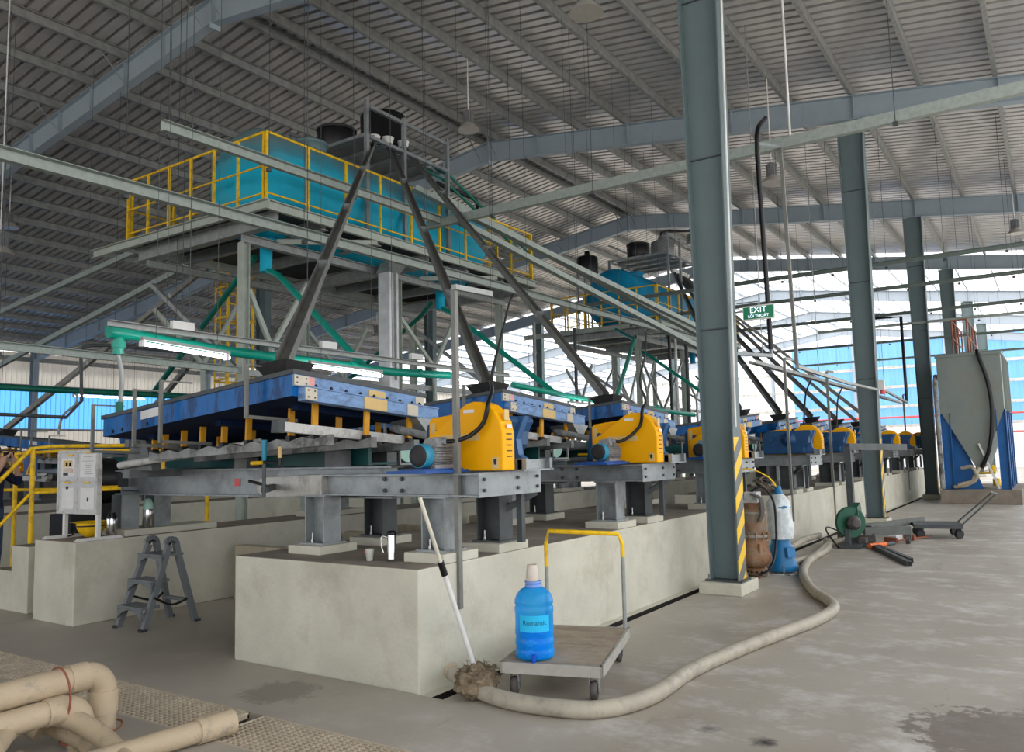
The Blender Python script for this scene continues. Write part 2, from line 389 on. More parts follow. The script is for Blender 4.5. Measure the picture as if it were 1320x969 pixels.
# ------------------------------------------------------------------ the hall
RIDGE = 12.7; TOP = 10.42; SLOPE = .137
def zr(y): return TOP - SLOPE * abs(y - RIDGE)
YL, YR, X0, X1 = 38.6, -2.0, -18.0, 63.0  # unseen right eave cut back, rear roof lengthened, both to shape the daylight

b = MB()     # ground outside, then the slab with its trenches left open
b.box(-60, 3.0, -60, 60, -.5, 0)
b.box(3.45, 4.27, -60, 60, -.5, 0)
b.box(4.27, 90, -60, 3.49, -.5, 0); b.box(4.33, 90, 3.76, 60, -.5, 0); b.box(4.27, 4.33, 5.67, 60, -.5, 0)
b.box(3.0, 3.45, -60, 3.0, -.5, 0)
b.box(2.99, 3.46, 3.0, 60, -.55, -.42); b.box(4.27, 90, 3.49, 3.8, -.55, -.40)
struct(b.build('floor', m_floor))
b = MB(); b.box(3.0, 3.45, 3.0, 30, -.43, -.415); b.box(4.29, 90, 3.49, 3.56, -.41, -.39); struct(b.build('floor', m_hollow_shade))  # near-black sheets on the trench beds paint in the shade of depth
b = MB(); b.box(-60, 100, -60, YR - .4, -.02, .004); struct(b.build('ground', m_soil))

def roof_sheet(y0, y1, xa, xb, pitch=.26):
    b = MB(); vs = []; n = int((xb - xa) / pitch)
    prof = []
    for i in range(n):
        x = xa + i * pitch
        prof += [(x, 0), (x + pitch * .66, 0), (x + pitch * .69, .085), (x + pitch * .97, .085)]
    prof.append((xa + n * pitch, 0))
    for x, dz in prof:
        for y in (y0, y1): vs.append((x, y, zr(y) + .235 + dz))
    b.add(vs, [(2 * i, 2 * i + 1, 2 * i + 3, 2 * i + 2) for i in range(len(prof) - 1)])
    return b
c1 = struct(roof_sheet(RIDGE, YL + .8, X0, 36.5).build('ceiling', m_roof, fix=False))
c2 = struct(roof_sheet(YR - 1, RIDGE, X0, 36.5).build('ceiling', m_roof, fix=False))
c3 = struct(roof_sheet(RIDGE, YL + .8, 36.8, X1, .5).build('ceiling', m_tile_white, fix=False))
c4 = struct(roof_sheet(YR - 1, RIDGE, 36.8, X1, .5).build('ceiling', m_tile_white, fix=False))

for i in range(-2, 8):                       # portal rafters, one per bay
    x = 9.0 * i
    b = MB(); h = .52
    for ye in (YL, YR):
        yy = (RIDGE, ye)
        def strip(xa, xb, za, zb):
            b.hexa([(xa, RIDGE, zr(RIDGE) + za), (xb, RIDGE, zr(RIDGE) + za), (xb, ye, zr(ye) + za), (xa, ye, zr(ye) + za)],
                   [(xa, RIDGE, zr(RIDGE) + zb), (xb, RIDGE, zr(RIDGE) + zb), (xb, ye, zr(ye) + zb), (xa, ye, zr(ye) + zb)])
        strip(x - .006, x + .006, -h, 0); strip(x - .10, x + .10, -h - .016, -h); strip(x - .10, x + .10, -.016, 0)
        k = 1
        while abs(1.33 * k) < abs(ye - RIDGE):
            y = RIDGE + (1.33 * k + .3) * (1 if ye > RIDGE else -1)
            b.box(x - .09, x + .09, y - .01, y + .01, zr(y) - h + .01, zr(y) - .02); k += 2 if i > 1 else 1
    b.box(x - .11, x + .11, RIDGE - .02, RIDGE + .02, TOP - h - .12, TOP + .05)
    o = struct(b.build('roof_rafter', m_rafter if i < 5 else m_hazed))
k = 0
ys = [RIDGE + s * (.28 + 1.33 * k) for s in (1, -1) for k in range(20)]
for y in ys:
    if YR < y < YL:
        z = zr(y) + .12
        b = MB(); s_ = 1 if y > RIDGE else -1
        b.channel((X0, y, z), (36, y, z), .21, .075, .012, flip=s_)
        struct(b.build('roof_purlin', m_purlin))
        b = MB(); b.channel((36, y, z), (X1, y, z), .12, .05, .010, flip=s_); struct(b.build('roof_purlin', m_hazed))
# fly braces from purlins down to the rafters
for i in (1, 2, 3):
    for y in (RIDGE + .28 + 1.33 * 2, RIDGE + .28 + 1.33 * 4, RIDGE + .28 + 1.33 * 6, RIDGE + .28, RIDGE - .28, RIDGE + .28 + 1.33 * 8):
        b = MB(); x = 9.0 * i
        b.bar((x - .62, y, zr(y) + .04), (x - .08, y - .02, zr(y) - .50), .035, .008)
        struct(b.build('fly_brace', m_galv2))
# walls
def corr_wall_x(x0, x1, y, z0, z1, pitch=.22, d=.03):
    b = MB(); n = int((x1 - x0) / pitch); pr = []
    for i in range(n): x = x0 + i * pitch; pr += [(x, 0), (x + pitch * .6, 0), (x + pitch * .7, d), (x + pitch * .9, d)]
    pr.append((x1, 0)); vs = [(x, y + dd, z) for x, dd in pr for z in (z0, z1)]
    return b.add(vs, [(2 * i, 2 * i + 1, 2 * i + 3, 2 * i + 2) for i in range(len(pr) - 1)])
def corr_wall_y(y0, y1, x, z0, z1, pitch=.3, d=.03):
    b = MB(); n = int((y1 - y0) / pitch); pr = []
    for i in range(n): y = y0 + i * pitch; pr += [(y, 0), (y + pitch * .6, 0), (y + pitch * .7, d), (y + pitch * .9, d)]
    pr.append((y1, 0)); vs = [(x + dd, y, z) for y, dd in pr for z in (z0, z1)]
    return b.add(vs, [(2 * i, 2 * i + 1, 2 * i + 3, 2 * i + 2) for i in range(len(pr) - 1)])
yw = YL + .15
struct(corr_wall_x(X0, X1, yw, 2.2, 3.25).build('wall_left', m_wallclad, fix=False))
b = MB(); b.box(X0, X1, yw - .05, yw + .15, 0, 2.2); struct(b.build('wall_left', m_grime))
struct(corr_wall_x(X0, X1, yw, 3.25, 5.25).build('window_1', m_tile_blue, fix=False))
struct(corr_wall_x(X0, X1, yw, 5.25, 6.75).build('wall_left', m_wallclad, fix=False))
b = MB(); b.box(X0, X1, yw - .16, yw - .02, 5.18, 5.3); b.box(X0, X1, yw - .16, yw - .02, 3.2, 3.3); b.box(X0, X1, yw - .16, yw - .02, 6.35, 6.55)
struct(b.build('trim_1', m_purlin))
struct(corr_wall_y(YR, YL, X1 + .2, 0, 3.0).build('wall_end', m_tile_white, fix=False))
struct(corr_wall_y(YR, 16.5, X1 + .2, 3.0, 9.2).build('window_2', m_glare_blue, fix=False))
struct(corr_wall_y(16.5, YL, X1 + .2, 3.0, 6.9).build('wall_end', m_tile_white, fix=False))
for n, z in enumerate((3.0, 4.4, 5.8, 7.2)):
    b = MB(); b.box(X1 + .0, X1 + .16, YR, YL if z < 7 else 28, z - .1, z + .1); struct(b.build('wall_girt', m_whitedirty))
for y in range(-12, 38, 6):
    b = MB(); b.ibeam((X1, y, 0), (X1, y, zr(y) - .5), .3, .2, upv=(1, 0, 0)); struct(b.build('end_wall_post', m_hazed))

# columns: tapered I-sections
def column(x, y, zt, label, strip, outer=-1):
    t = thing('steel_column', label, 'column', (x, y, 0.14), 'steel columns of the hall')
    b = MB(); w0, w1, fl = .165, .26, .13
    z0 = .15
    b.hexa([(x - .006, y - w0, z0), (x + .006, y - w0, z0), (x + .006, y + w0, z0), (x - .006, y + w0, z0)],
           [(x - .006, y - w1, zt), (x + .006, y - w1, zt), (x + .006, y + w1, zt), (x - .006, y + w1, zt)])
    for s_ in (-1, 1):
        a0, a1 = y + s_ * w0, y + s_ * w1; e = .014 * s_
        b.hexa([(x - fl, a0, z0), (x + fl, a0, z0), (x + fl, a0 - e, z0), (x - fl, a0 - e, z0)],
               [(x - fl, a1, zt), (x + fl, a1, zt), (x + fl, a1 - e, zt), (x - fl, a1 - e, zt)])
    b.build('shaft', m_column, t)
    b = MB()
    for z in (3.0, 5.06, 7.05):
        w = w0 + (w1 - w0) * (z - z0) / (zt - z0) - .012
        if z < zt: b.box(x - .03, x + .03, y - w, y + w, z - .007, z + .007)
    plabel(b.build('splice_plate', m_darksteel, t), 'thin dark horizontal splice')
    if strip:
        b = MB(); w_ = lambda z: w0 + (w1 - w0) * (z - z0) / (zt - z0)
        zt2 = 1.74; e = .004
        b.hexa([(x - fl, y - w_(z0) - e, z0), (x + fl, y - w_(z0) - e, z0), (x + fl, y - w_(z0) + .001, z0), (x - fl, y - w_(z0) + .001, z0)],
               [(x - fl, y - w_(zt2) - e, zt2), (x + fl, y - w_(zt2) - e, zt2), (x + fl, y - w_(zt2) + .001, zt2), (x - fl, y - w_(zt2) + .001, zt2)])
        plabel(b.build('hazard_stripe', m_stripes, t), 'yellow and dark diagonal warning stripes')
    b = MB(); b.box(x - .17, x + .17, y - .21, y + .21, .13, .15); b.build('base_plate', m_darksteel, t)
    b = MB()
    for sx in (-1, 1):
        for sy in (-1, 1): b.cyl((x + sx * .14, y + sy * .17, .14), (x + sx * .14, y + sy * .17, .21), .012, 8)
    b.build('anchor_bolt', m_greysteel, t)
    b = MB(); b.box(x - .27, x + .33, y - .24, y + .25, 0, .13); b.build('footing_pad', m_concrete, t, .01)
    return t
names = {1: 'nearest steel column, hazard striped, beside the pump pair', 2: 'second steel column, standing behind the green cut-off saw', 3: 'third steel column, just left of the grey hopper', 4: 'fourth steel column, rising behind the grey hopper', 5: 'pale steel column, hazy, fifth of the aisle row', 6: 'sixth hazy column far down the aisle row'}
for i in range(1, 7): column(9.0 * i + .03, 3.2, zr(3.2) - .53, names[i], i < 4)
nl = {2: 'dark steel column behind the near tank tower', 3: 'dark steel column standing right of the galvanised duct', 4: 'steel column against the glare between the two tank towers', 5: 'hazy steel column against the glare, beyond the second tower', 6: 'farthest hazy steel column against the glare'}
for i in range(2, 7): column(9.0 * i + .03, 22.5, zr(22.5) - .53, nl[i], False)
for i in (1, 2, 3, 4, 5, 6):
    b = MB(); x = 9.0 * i; b.ibeam((x, YL - .2, 0), (x, YL - .2, zr(YL) - .1), .34, .24, upv=(0, 1, 0)); struct(b.build('wall_post', m_rafter))

# ------------------------------------------------------------------ plinths
def dusty(o, mt=m_dust):
    o.data.materials.append(mt)
    for p in o.data.polygons:
        if p.normal.z > .9: p.material_index = 1
    return o
HP = .827
def plinth(x0, x1, y0, y1, h, label, pads=(), bev=.012):
    t = thing('concrete_plinth', label, 'plinth', ((x0 + x1) / 2, (y0 + y1) / 2, 0))
    b = MB(); b.box(x0, x1, y0, y1, -.4 if y0 < 4 else 0, h); dusty(b.build('block', m_concrete, t, bev))
    if y0 < 4: b = MB(); b.box(x0 + .02, x1, y0 - .09, y0 + .01, -.4, -.015); dusty(b.build('footing', m_hollow_shade, t), m_concrete)  # footing sides coloured dark for grime and for shade in the narrow gap
    for (px0, px1, py0, py1) in pads:
        b = MB(); b.box(px0, px1, py0, py1, h, h + .07); b.build('footing_pad', m_concrete, t, .006)
    return t
PITCH = 2.78; XM = 5.1                      # first machine's centre and the spacing
near = [XM + PITCH * i for i in range(3)]; far = [14.62 + PITCH * i for i in range(6)]
def pads(cx, sgn=1):
    out = []
    for dx in (-.32, .38):
        for y in (3.90, 5.18):
            X = cx + sgn * dx; out.append((X - .21, X + .21, y - .19, y + .19))
    return out
plinth(4.29, 11.28, 3.71, 5.69, HP, 'long pale concrete plinth beside the trolley, carrying the cup and flask', [p for x in near for p in pads(x)])
plinth(13.5, 30.8, 3.71, 5.69, HP, 'long concrete plinth behind the pumps, carrying the farther row of machines', [p for x in far for p in pads(x, -1)])
plinth(4.3, 11.7, 8.23, 9.04, HP, 'narrow concrete plinth behind the step ladder, carrying the notice board', [(4.86, 6.0, 8.30, 8.75)] + [(x - .3, x + .6, 8.30, 8.75) for x in near[1:]])
plinth(13.5, 30.8, 8.23, 9.04, HP, 'farther narrow concrete plinth under the tail ends of the far machines', [(x - .6, x + .3, 8.30, 8.75) for x in far])
plinth(5.9, 16.0, 13.96, 14.77, HP, 'narrow concrete plinth beyond the yellow railing')
plinth(5.9, 16.0, 17.31, 19.29, HP, 'wide concrete plinth below the opposite machine row')
t = thing('concrete_steps', 'concrete steps up to the narrow plinth at left', 'steps', (4.7, 9.5, 0))
for (ya, yb, h) in ((9.06, 9.42, .80), (9.42, 9.80, .72), (9.80, 10.26, .44)):
    b = MB(); b.box(4.42 if h < .75 else 4.9, 5.6, ya, yb, 0, h); dusty(b.build('step', m_concrete, t, .01), m_dust)
t = thing('concrete_sump', 'beige concrete sump wall under the first blue table', 'sump', (6.9, 6.9, 0))
b = MB(); b.box(6.1, 6.25, 5.95, 8.1, 0, .62); b.box(6.25, 8.0, 5.95, 6.1, 0, .62); b.box(7.85, 8.0, 6.1, 8.1, 0, .62); b.build('wall', m_dimconc, t, .01)
b = MB(); b.box(6.25, 7.85, 6.1, 8.1, .0, .05); b.build('basin', m_hollow_shade, t)
t = thing('concrete_sump', 'beige concrete sump wall under the second blue table', 'sump', (9.8, 6.9, 0))
b = MB(); b.box(8.9, 9.05, 5.95, 8.1, 0, .62); b.box(9.05, 10.8, 5.95, 6.1, 0, .62); b.box(10.65, 10.8, 6.1, 8.1, 0, .62); b.build('wall', m_dimconc, t, .01)

# ------------------------------------------------------------------ shaking tables
def make_table():
    R = thing('shaking_table', '', 'shaking table', (XM, 5.5, HP + .07), 'blue shaking tables with yellow belt guards')
    A = (4.1, 4.78, 2.285); kx, ky = -.0752, -.0875
    def P(u, v, w): return (A[0] + u, A[1] + v, A[2] + kx * u + ky * v + w)
    def slab(b, u0, u1, v0, v1, w0, w1):
        return b.hexa([P(u0, v0, w0), P(u1, v0, w0), P(u1, v1, w0), P(u0, v1, w0)], [P(u0, v0, w1), P(u1, v0, w1), P(u1, v1, w1), P(u0, v1, w1)])
    W, Ln = 1.53, 2.62
    # deck with rim
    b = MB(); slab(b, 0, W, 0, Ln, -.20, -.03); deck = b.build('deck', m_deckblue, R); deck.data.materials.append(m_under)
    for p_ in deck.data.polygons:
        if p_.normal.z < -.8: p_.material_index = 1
    b = MB(); slab(b, -.015, .05, -.03, Ln + .02, -.035, .0); slab(b, W - .05, W + .01, -.03, Ln + .02, -.035, 0); slab(b, .05, W - .05, -.03, .03, -.035, 0); slab(b, .05, W - .05, Ln - .04, Ln + .02, -.035, 0)
    b.build('rim', m_darksteel, deck)
    b = MB(); slab(b, .05, W - .05, .03, Ln - .04, -.05, -.024); b.build('riffle_mat', m_rubber, deck)
    b = MB()
    for k in range(14): v = .35 + k * .15; slab(b, .1 + .03 * k, W - .08, v, v + .015, -.024, -.014)
    b.build('riffles', m_darksteel, deck)
    for v in (.22, 1.2, 2.2):
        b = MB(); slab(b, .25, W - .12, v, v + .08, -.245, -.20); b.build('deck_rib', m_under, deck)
    # two-tier fascia at the drive end
    b = MB(); slab(b, 0, W - .02, -.022, .0, -.125, -.035); b.build('fascia', m_fascia, R)
    b = MB(); slab(b, .06, W + .12, -.075, -.0, -.235, -.128); slab(b, .06, W + .12, -.085, .0, -.135, -.125); b.build('fascia', m_fascia, R)
    for (u0, u1, w0, w1, v, mt, nm) in ((.0, .14, -.12, -.042, -.03, m_beigeplate, 'corner_plate'), (.065, .18, -.23, -.138, -.082, m_beigeplate, 'corner_plate'), (W - .14, W - .03, -.12, -.042, -.03, m_beigeplate, 'corner_plate'),
                                   (.14, .2, -.12, -.042, -.03, m_pink, 'corner_tab'), (.80, 1.0, -.124, -.055, -.03, m_label, 'name_label'), (.69, .96, -.232, -.136, -.083, m_label, 'name_label'), (1.22, 1.36, -.232, -.136, -.083, m_beigeplate, 'repair_patch')):
        b = MB(); slab(b, u0, u1, v, v + .02, w0, w1); b.build(nm, mt, R)
    b = MB()
    for (u0, u1, w0, w1, v) in ((.0, .14, -.12, -.042, -.034), (.065, .18, -.23, -.138, -.086)):
        for uu in (u0 + .025, u1 - .025):
            for ww in (w0 + .02, w1 - .02): slab(b, uu - .006, uu + .006, v, v + .01, ww - .006, ww + .006)
    b.build('plate_bolts', m_darksteel, R)
    for k in range(9):
        u = .19 + k * .16 if k < 8 else 1.41
        b = MB(); c = P(u, -.055, -.128); b.lathe([(.017, 0), (.017, .01), (.006, .03)], c, n=8); b.build('clamp_knob', m_black, R)
    b = MB(); b.add([P(1.34, -.08, -.24), P(1.72, -.08, -.235), P(1.60, -.08, -.36), P(1.50, -.08, -.38), P(1.34, .25, -.24), P(1.72, .25, -.235), P(1.60, .2, -.36), P(1.50, .2, -.38)],
                    [(0, 1, 2, 3), (7, 6, 5, 4), (0, 4, 5, 1), (1, 5, 6, 2), (2, 6, 7, 3), (3, 7, 4, 0)]); b.build('drip_plate', m_galv, R)
    b = MB(); b.add([(4.094, 6.47, 2.02), (4.094, 6.78, 1.99), (4.094, 6.78, 2.065), (4.094, 6.47, 2.095), (4.1, 6.47, 2.02), (4.1, 6.78, 1.99), (4.1, 6.78, 2.065), (4.1, 6.47, 2.095)], [(3, 2, 1, 0), (4, 5, 6, 7), (0, 1, 5, 4), (1, 2, 6, 5), (2, 3, 7, 6), (3, 0, 4, 7)])
    plabel(b.build('notice_sheet', m_paper, R), 'white sheet stuck on the long side')
    for v in (.55, 1.9, 2.1, 2.3, 2.45):
        b = MB(); c = Vector(P(-.006, v, -.165)); b.box(c.x - .004, c.x + .006, c.y - .01, c.y + .01, c.z - .02, c.z + .012); b.build('side_clip', m_black, R)
    # feed box inside the rim at the drive end
    b = MB(); z0 = 2.26; b.hexa([(4.20, 4.96, z0), (4.38, 4.96, z0 - .03), (4.38, 5.20, z0 - .05), (4.20, 5.20, z0 - .02)], [(4.14, 4.90, 2.385), (4.44, 4.90, 2.365), (4.44, 5.28, 2.345), (4.14, 5.28, 2.365)])
    b.build('feed_box', m_rubber, R)
    # amber leaf springs with dark clamps on three stringers
    ZB = lambda u, v: 1.825 - .04 * u - .035 * v
    for u, vs in ((.34, (0.12, .40, .94, 1.27, 1.58, 1.86, 2.15, 2.32)), (.82, (.02, .35, .95, 1.5, 2.0)), (1.36, (.02, .4, 1.0, 1.6, 2.1))):
        for v in vs:
            top = P(u, v, -.205); bt = (P(u, v, 0)[0], P(u, v, 0)[1] + .01, ZB(u, v) - .03)
            b = MB(); b.bar(bt, top, .030, .055, upv=(0, 1, 0)) if False else b.hexa([(bt[0] - .026, bt[1] - .012, bt[2]), (bt[0] + .026, bt[1] - .012, bt[2]), (bt[0] + .026, bt[1] + .012, bt[2]), (bt[0] - .026, bt[1] + .012, bt[2])], [(top[0] - .026, top[1] - .012, top[2]), (top[0] + .026, top[1] - .012, top[2]), (top[0] + .026, top[1] + .012, top[2]), (top[0] - .026, top[1] + .012, top[2])])
            lf = b.build('leaf_spring', m_leaf, R)
            b = MB(); b.box(bt[0] - .032, bt[0] + .032, bt[1] - .025, bt[1] + .022, bt[2] - .03, bt[2] + .03); b.build('spring_clamp', m_black, lf)
    for u in (.34, .82, 1.36):
        b = MB(); n = 16; tp = []; 
        for k in range(n + 1):
            v = -.06 + (Ln - .2) * k / n; tp.append((P(u, v, 0)[1], ZB(u, v) - .02 - .03 * abs(math.sin(PI * k * .5))))
        bt = [(y, ZB(u, y - 4.78) - .105) for y, z in reversed(tp)]
        b.prism(tp + bt, 'x', 4.1 + u - .035, 4.1 + u + .035); b.build('stringer', m_greysteel, R)
    b = MB(); a = P(-.02, .12, -.42); c = P(1.42, .10, -.42); b.bar(a, c, .07, .075); b.build('tilt_tube', m_whitedirty, R)
    b = MB(); a = P(-.06, .12, -.42); c = P(.0, .12, -.42); b.bar(a, c, .085, .10); b.build('tube_clamp', m_darksteel, R)
    b = MB(); b.tube([P(.42, .9, -.42), P(.42, 3.05, -.40)], .035, 12); b.build('pivot_tube', m_whitedirty, R)
    # hanging galvanised brackets that carry the wash-water trough
    for y, zt, zb, arm in ((7.42, 2.16, 1.71, .26), (6.74, 2.26, 1.75, .34), (6.34, 2.31, 1.77, .30), (5.2, 2.355, 1.93, .30)):
        b = MB(); x = 4.01
        b.bar((x, y, zb), (x, y, zt), .026, .026, upv=(0, 1, 0)); b.bar((x, y, zb + .013), (x + arm + .2, y, zb + .013 - .02), .026); b.bar((x, y, zt - .008), (x + .3, y, zt - .008), .02, .012)
        b.build('hanging_bracket', m_strutdark, R)
    # base frame
    for x in (5.02, 5.62):
        b = MB(); b.ibeam((x, 4.55, 1.397), (x, 8.66, 1.397), .266, .15, .014, .01); b.build('frame_beam', m_galv, R)
    for x, y in ((5.02, 5.25), (5.62, 5.25), (5.02, 6.5), (5.62, 6.5)):
        b = MB(); zt = ZB(x - 4.1, y - 4.78) - .10; b.box(x - .07, x + .07, y - .09, y + .09, 1.53, zt); b.build('stringer_post', m_cradle, R)
    b = MB()
    for x in (4.62, 5.5):
        b.hexa([(x - .05, 7.35, 1.53), (x + .05, 7.35, 1.53), (x + .05, 7.82, 1.53), (x - .05, 7.82, 1.53)], [(x - .05, 7.48, 1.84), (x + .05, 7.48, 1.84), (x + .05, 7.72, 1.84), (x - .05, 7.72, 1.84)])
    b.bar((4.45, 7.6, 1.50), (5.7, 7.6, 1.50), .12, .08); b.bar((4.45, 7.6, 1.80), (5.7, 7.6, 1.72), .07, .07); b.build('tail_cradle', m_cradle, R)
    b = MB(); b.box(4.9, 4.99, 8.47, 8.52, 1.35, 1.5); b.box(4.935, 4.945, 8.2, 8.5, 1.30, 1.32); b.build('beam_bolts', m_darksteel, R)
    b = MB(); b.box(5.006, 5.012, 6.58, 6.66, 1.36, 1.43); plabel(b.build('warning_tag', m_redpaint, R), 'small red tag on the beam')
    for x in (4.98, 5.36):
        b = MB(); b.ibeam((x, 8.5, HP + .07), (x, 8.5, 1.264), .20, .2, upv=(0, 1, 0)); b.build('tail_post', m_galv, R)
    for x, taper in ((4.78, True), (5.48, False)):
        b = MB(); b.ibeam((x, 3.5, 1.385), (x, 5.42, 1.385), .17, .13, .012, .01)
        b.build('drive_beam', m_galv, R)
        if taper:
            b = MB(); b.hexa([(x - .075, 5.12, 1.298), (x + .04, 5.12, 1.298), (x + .04, 5.86, 1.275), (x - .075, 5.86, 1.275)], [(x - .075, 5.12, 1.472), (x + .04, 5.12, 1.472), (x + .04, 5.86, 1.45), (x - .075, 5.86, 1.45)])
            b.hexa([(x - .07, 5.86, 1.275), (x + .03, 5.86, 1.275), (x + .03, 5.96, 1.34), (x - .07, 5.96, 1.34)], [(x - .07, 5.86, 1.45), (x + .03, 5.86, 1.45), (x + .03, 5.96, 1.43), (x - .07, 5.96, 1.43)])
            plabel(b.build('beam_nose', M('scuffed pale steel', (.50, .50, .47), .5, .2, .12, 5, dirt_glint=(.2, .17, .14), dirt_glint_amt=.6, dirt_glint_scale=4), R, .004), 'pale scuffed tapering nose')
    b = MB(); b.channel((4.72, 3.49, 1.385), (5.56, 3.49, 1.385), .18, .05, .012, flip=-1); ec = b.build('end_channel', m_galv, R)
    for x in (4.78, 5.22, 5.50):
        for z in (1.345, 1.425): b = MB(); b.cyl((x, 3.475, z), (x, 3.492, z), .014, 6); b.build('frame_bolt', m_darksteel, ec)
    for y in (4.28, 4.46):
        for z in (1.34, 1.43): b = MB(); b.cyl((4.755, y, z), (4.776, y, z), .016, 8); b.build('frame_bolt', m_darksteel, R)
    for x in (4.78, 5.48):
        for y in (3.9, 5.18):
            b = MB(); b.ibeam((x, y, HP + .08), (x, y, 1.30), .23, .19, .012, .01, upv=(0, 1, 0)); b.box(x - .13, x + .13, y - .14, y + .14, HP + .068, HP + .084); b.box(x - .1, x + .1, y - .13, y + .13, 1.288, 1.302)
            ps = b.build('frame_post', m_galv if x < 5 else m_darksteel, R)
            b = MB(); b.cyl((x - .06, y + .06, HP + .08), (x - .06, y + .06, HP + .16), .009, 8); b.cyl((x - .06, y + .06, HP + .084), (x - .06, y + .06, HP + .105), .018, 6); b.build('anchor_bolt', m_steel, ps)
    b = MB(); b.bar((5.48, 3.82, 1.14), (5.66, 3.60, 1.29), .04, .05); b.bar((5.42, 3.6, HP + .08), (5.42, 3.6, 1.29), .05); b.build('knee_brace', m_darksteel, R)
    # tilting jack
    b = MB(); b.cyl((4.36, 5.42, 1.30), (4.36, 5.42, 1.575), .016, 10); b.bar((4.36, 5.42, 1.36), (4.70, 5.72, 1.37), .05); jk = b.build('tilt_jack', m_darksteel, R)
    b = MB(); b.lathe([(.016, 0), (.022, .05), (.024, .17)], (4.36, 5.42, 1.60), n=12); plabel(b.build('jack_sleeve', m_motor, jk), 'light blue sleeve')
    b = MB(); b.tube([(4.36, 5.42, 1.585), (4.34, 5.20, 1.585)], .012, 8); b.tube([(4.34, 5.20, 1.56), (4.34, 5.20, 1.62)], .014, 8); b.build('jack_lever', m_black, jk)
    b = MB(); b.tube([(4.36, 5.44, 1.582), (4.38, 5.60, 1.58)], .018, 10); plabel(b.build('jack_grip', m_haz_y, jk), 'yellow taped grip')
    b = MB(); b.tube([(4.34, 5.20, 1.62), (4.34, 5.20, 1.71)], .018, 10); plabel(b.build('jack_grip', m_label, jk), 'pale yellow grip')
    b = MB(); b.tube([(4.72, 5.80, 1.385), (4.70, 5.90, 1.395), (4.68, 6.02, 1.42)], .014, 8); b.build('lock_lever', m_black, R)
    # drive: belt guard, motor, head
    prof = [(3.40, 1.485), (3.40, 1.76), (3.42, 1.85), (3.465, 1.925), (3.53, 1.978), (3.60, 2.005), (3.67, 2.01), (3.74, 1.995), (3.82, 1.945), (3.95, 1.865), (4.05, 1.795), (4.16, 1.725), (4.14, 1.485)]
    b = MB(); b.prism(prof, 'x', 4.90, 5.06); g = b.build('belt_guard', m_yellow, R, .012)
    b = MB(); b.prism([(3.9, 1.485), (3.9, 1.945), (4.22, 1.91), (4.25, 1.88), (4.25, 1.485)], 'x', 5.07, 5.30); b.build('pulley_cover', m_yellow, R, .012)
    b = MB()
    for k in range(5): b.box(4.95, 5.015, 3.394, 3.40, 1.585 + .042 * k, 1.593 + .042 * k)
    plabel(b.build('vent_slots', m_black, g), 'five dark slots')
    for (bx, mt, nm) in (((4.94, 5.0, 3.405, 3.412, 1.86, 1.94), m_label, 'warning_sticker'), ((4.955, 5.02, 3.396, 3.40, 1.80, 1.83), m_paper, 'warning_sticker')):
        b = MB(); b.box(*bx); b.build(nm, mt, g)
    b = MB(); b.box(4.896, 4.90, 3.66, 3.76, 1.925, 1.95); b.build('rating_plate', m_paper, g)
    b = MB(); b.box(4.897, 4.90, 3.44, 3.50, 1.50, 1.585); st = b.build('warning_sticker', m_label, g)
    b = MB(); b.prism([(3.48, 1.53), (3.46, 1.53), (3.455, 1.565), (3.47, 1.575), (3.485, 1.565)], 'x', 4.8955, 4.8965); b.build('warning_mark', m_ink, g)
    b = MB(); b.box(4.897, 4.90, 3.62, 3.97, 1.715, 1.765); b.build('maker_plate', m_label, g)
    b = MB(); b.box(5.066, 5.07, 4.18, 4.23, 1.74, 1.87); b.build('warning_sticker', m_label, R)
    b = MB(); b.box(4.40, 4.90, 3.72, 4.10, 1.478, 1.50); b.box(4.42, 4.88, 3.76, 4.0, 1.50, 1.512); b.build('motor_base', m_baseblue, R)
    c = (4.44, 3.87, 1.605)
    b = MB(); b.lathe([(.086, .05), (.09, .06), (.09, .13), (.084, .14)], c, (1, 0, 0), 24); mo = b.build('motor', m_motor, R)
    b = MB(); b.lathe([(.05, .042), (.078, .045), (.086, .055)], c, (1, 0, 0), 24); b.build('fan_grille', m_rubber, mo)
    b = MB(); b.lathe([(.076, .14), (.076, .42), (.06, .44), (.05, .46)], c, (1, 0, 0), 24)
    for k in range(28):
        a = 2 * PI * k / 28; dy, dz = math.cos(a), math.sin(a)
        p = Vector((c[0] + .28, c[1] + dy * .082, c[2] + dz * .082)); q0 = p - Vector((.135, 0, 0)); q1 = p + Vector((.135, 0, 0))
        b.bar(q0, q1, .004, .022, upv=(0, dy, dz))
    b.box(c[0] + .16, c[0] + .4, c[1] - .07, c[1] + .07, 1.512, 1.54); b.build('finned_housing', m_grey, mo)
    b = MB(); b.hexa([(4.62, 3.80, 1.67), (4.78, 3.80, 1.67), (4.78, 3.94, 1.67), (4.62, 3.94, 1.67)], [(4.64, 3.82, 1.745), (4.76, 3.82, 1.745), (4.76, 3.93, 1.73), (4.64, 3.93, 1.73)]); b.cyl((4.7, 3.82, 1.71), (4.7, 3.77, 1.71), .022, 10); b.build('terminal_box', m_grey, mo)
    b = MB(); b.prism([(3.60, 1.50), (3.60, 1.60), (3.53, 1.68), (3.52, 1.78), (3.47, 1.87), (3.50, 1.90), (4.22, 1.90), (4.30, 1.86), (4.34, 1.52), (4.34, 1.50)], 'x', 5.10, 5.46); hd = b.build('drive_head', m_headblue, R, .02)
    for x, s_ in ((5.46, 1), (5.10, -1)):
        b = MB(); b.lathe([(.13, 0), (.12, .03), (.05, .04), (.045, .05)], (x, 3.86, 1.75), (s_, 0, 0), 20); b.lathe([(.06, 0), (.055, .03)], (x, 4.16, 1.76), (s_, 0, 0), 14); b.build('bearing_cover', m_headblue, hd)
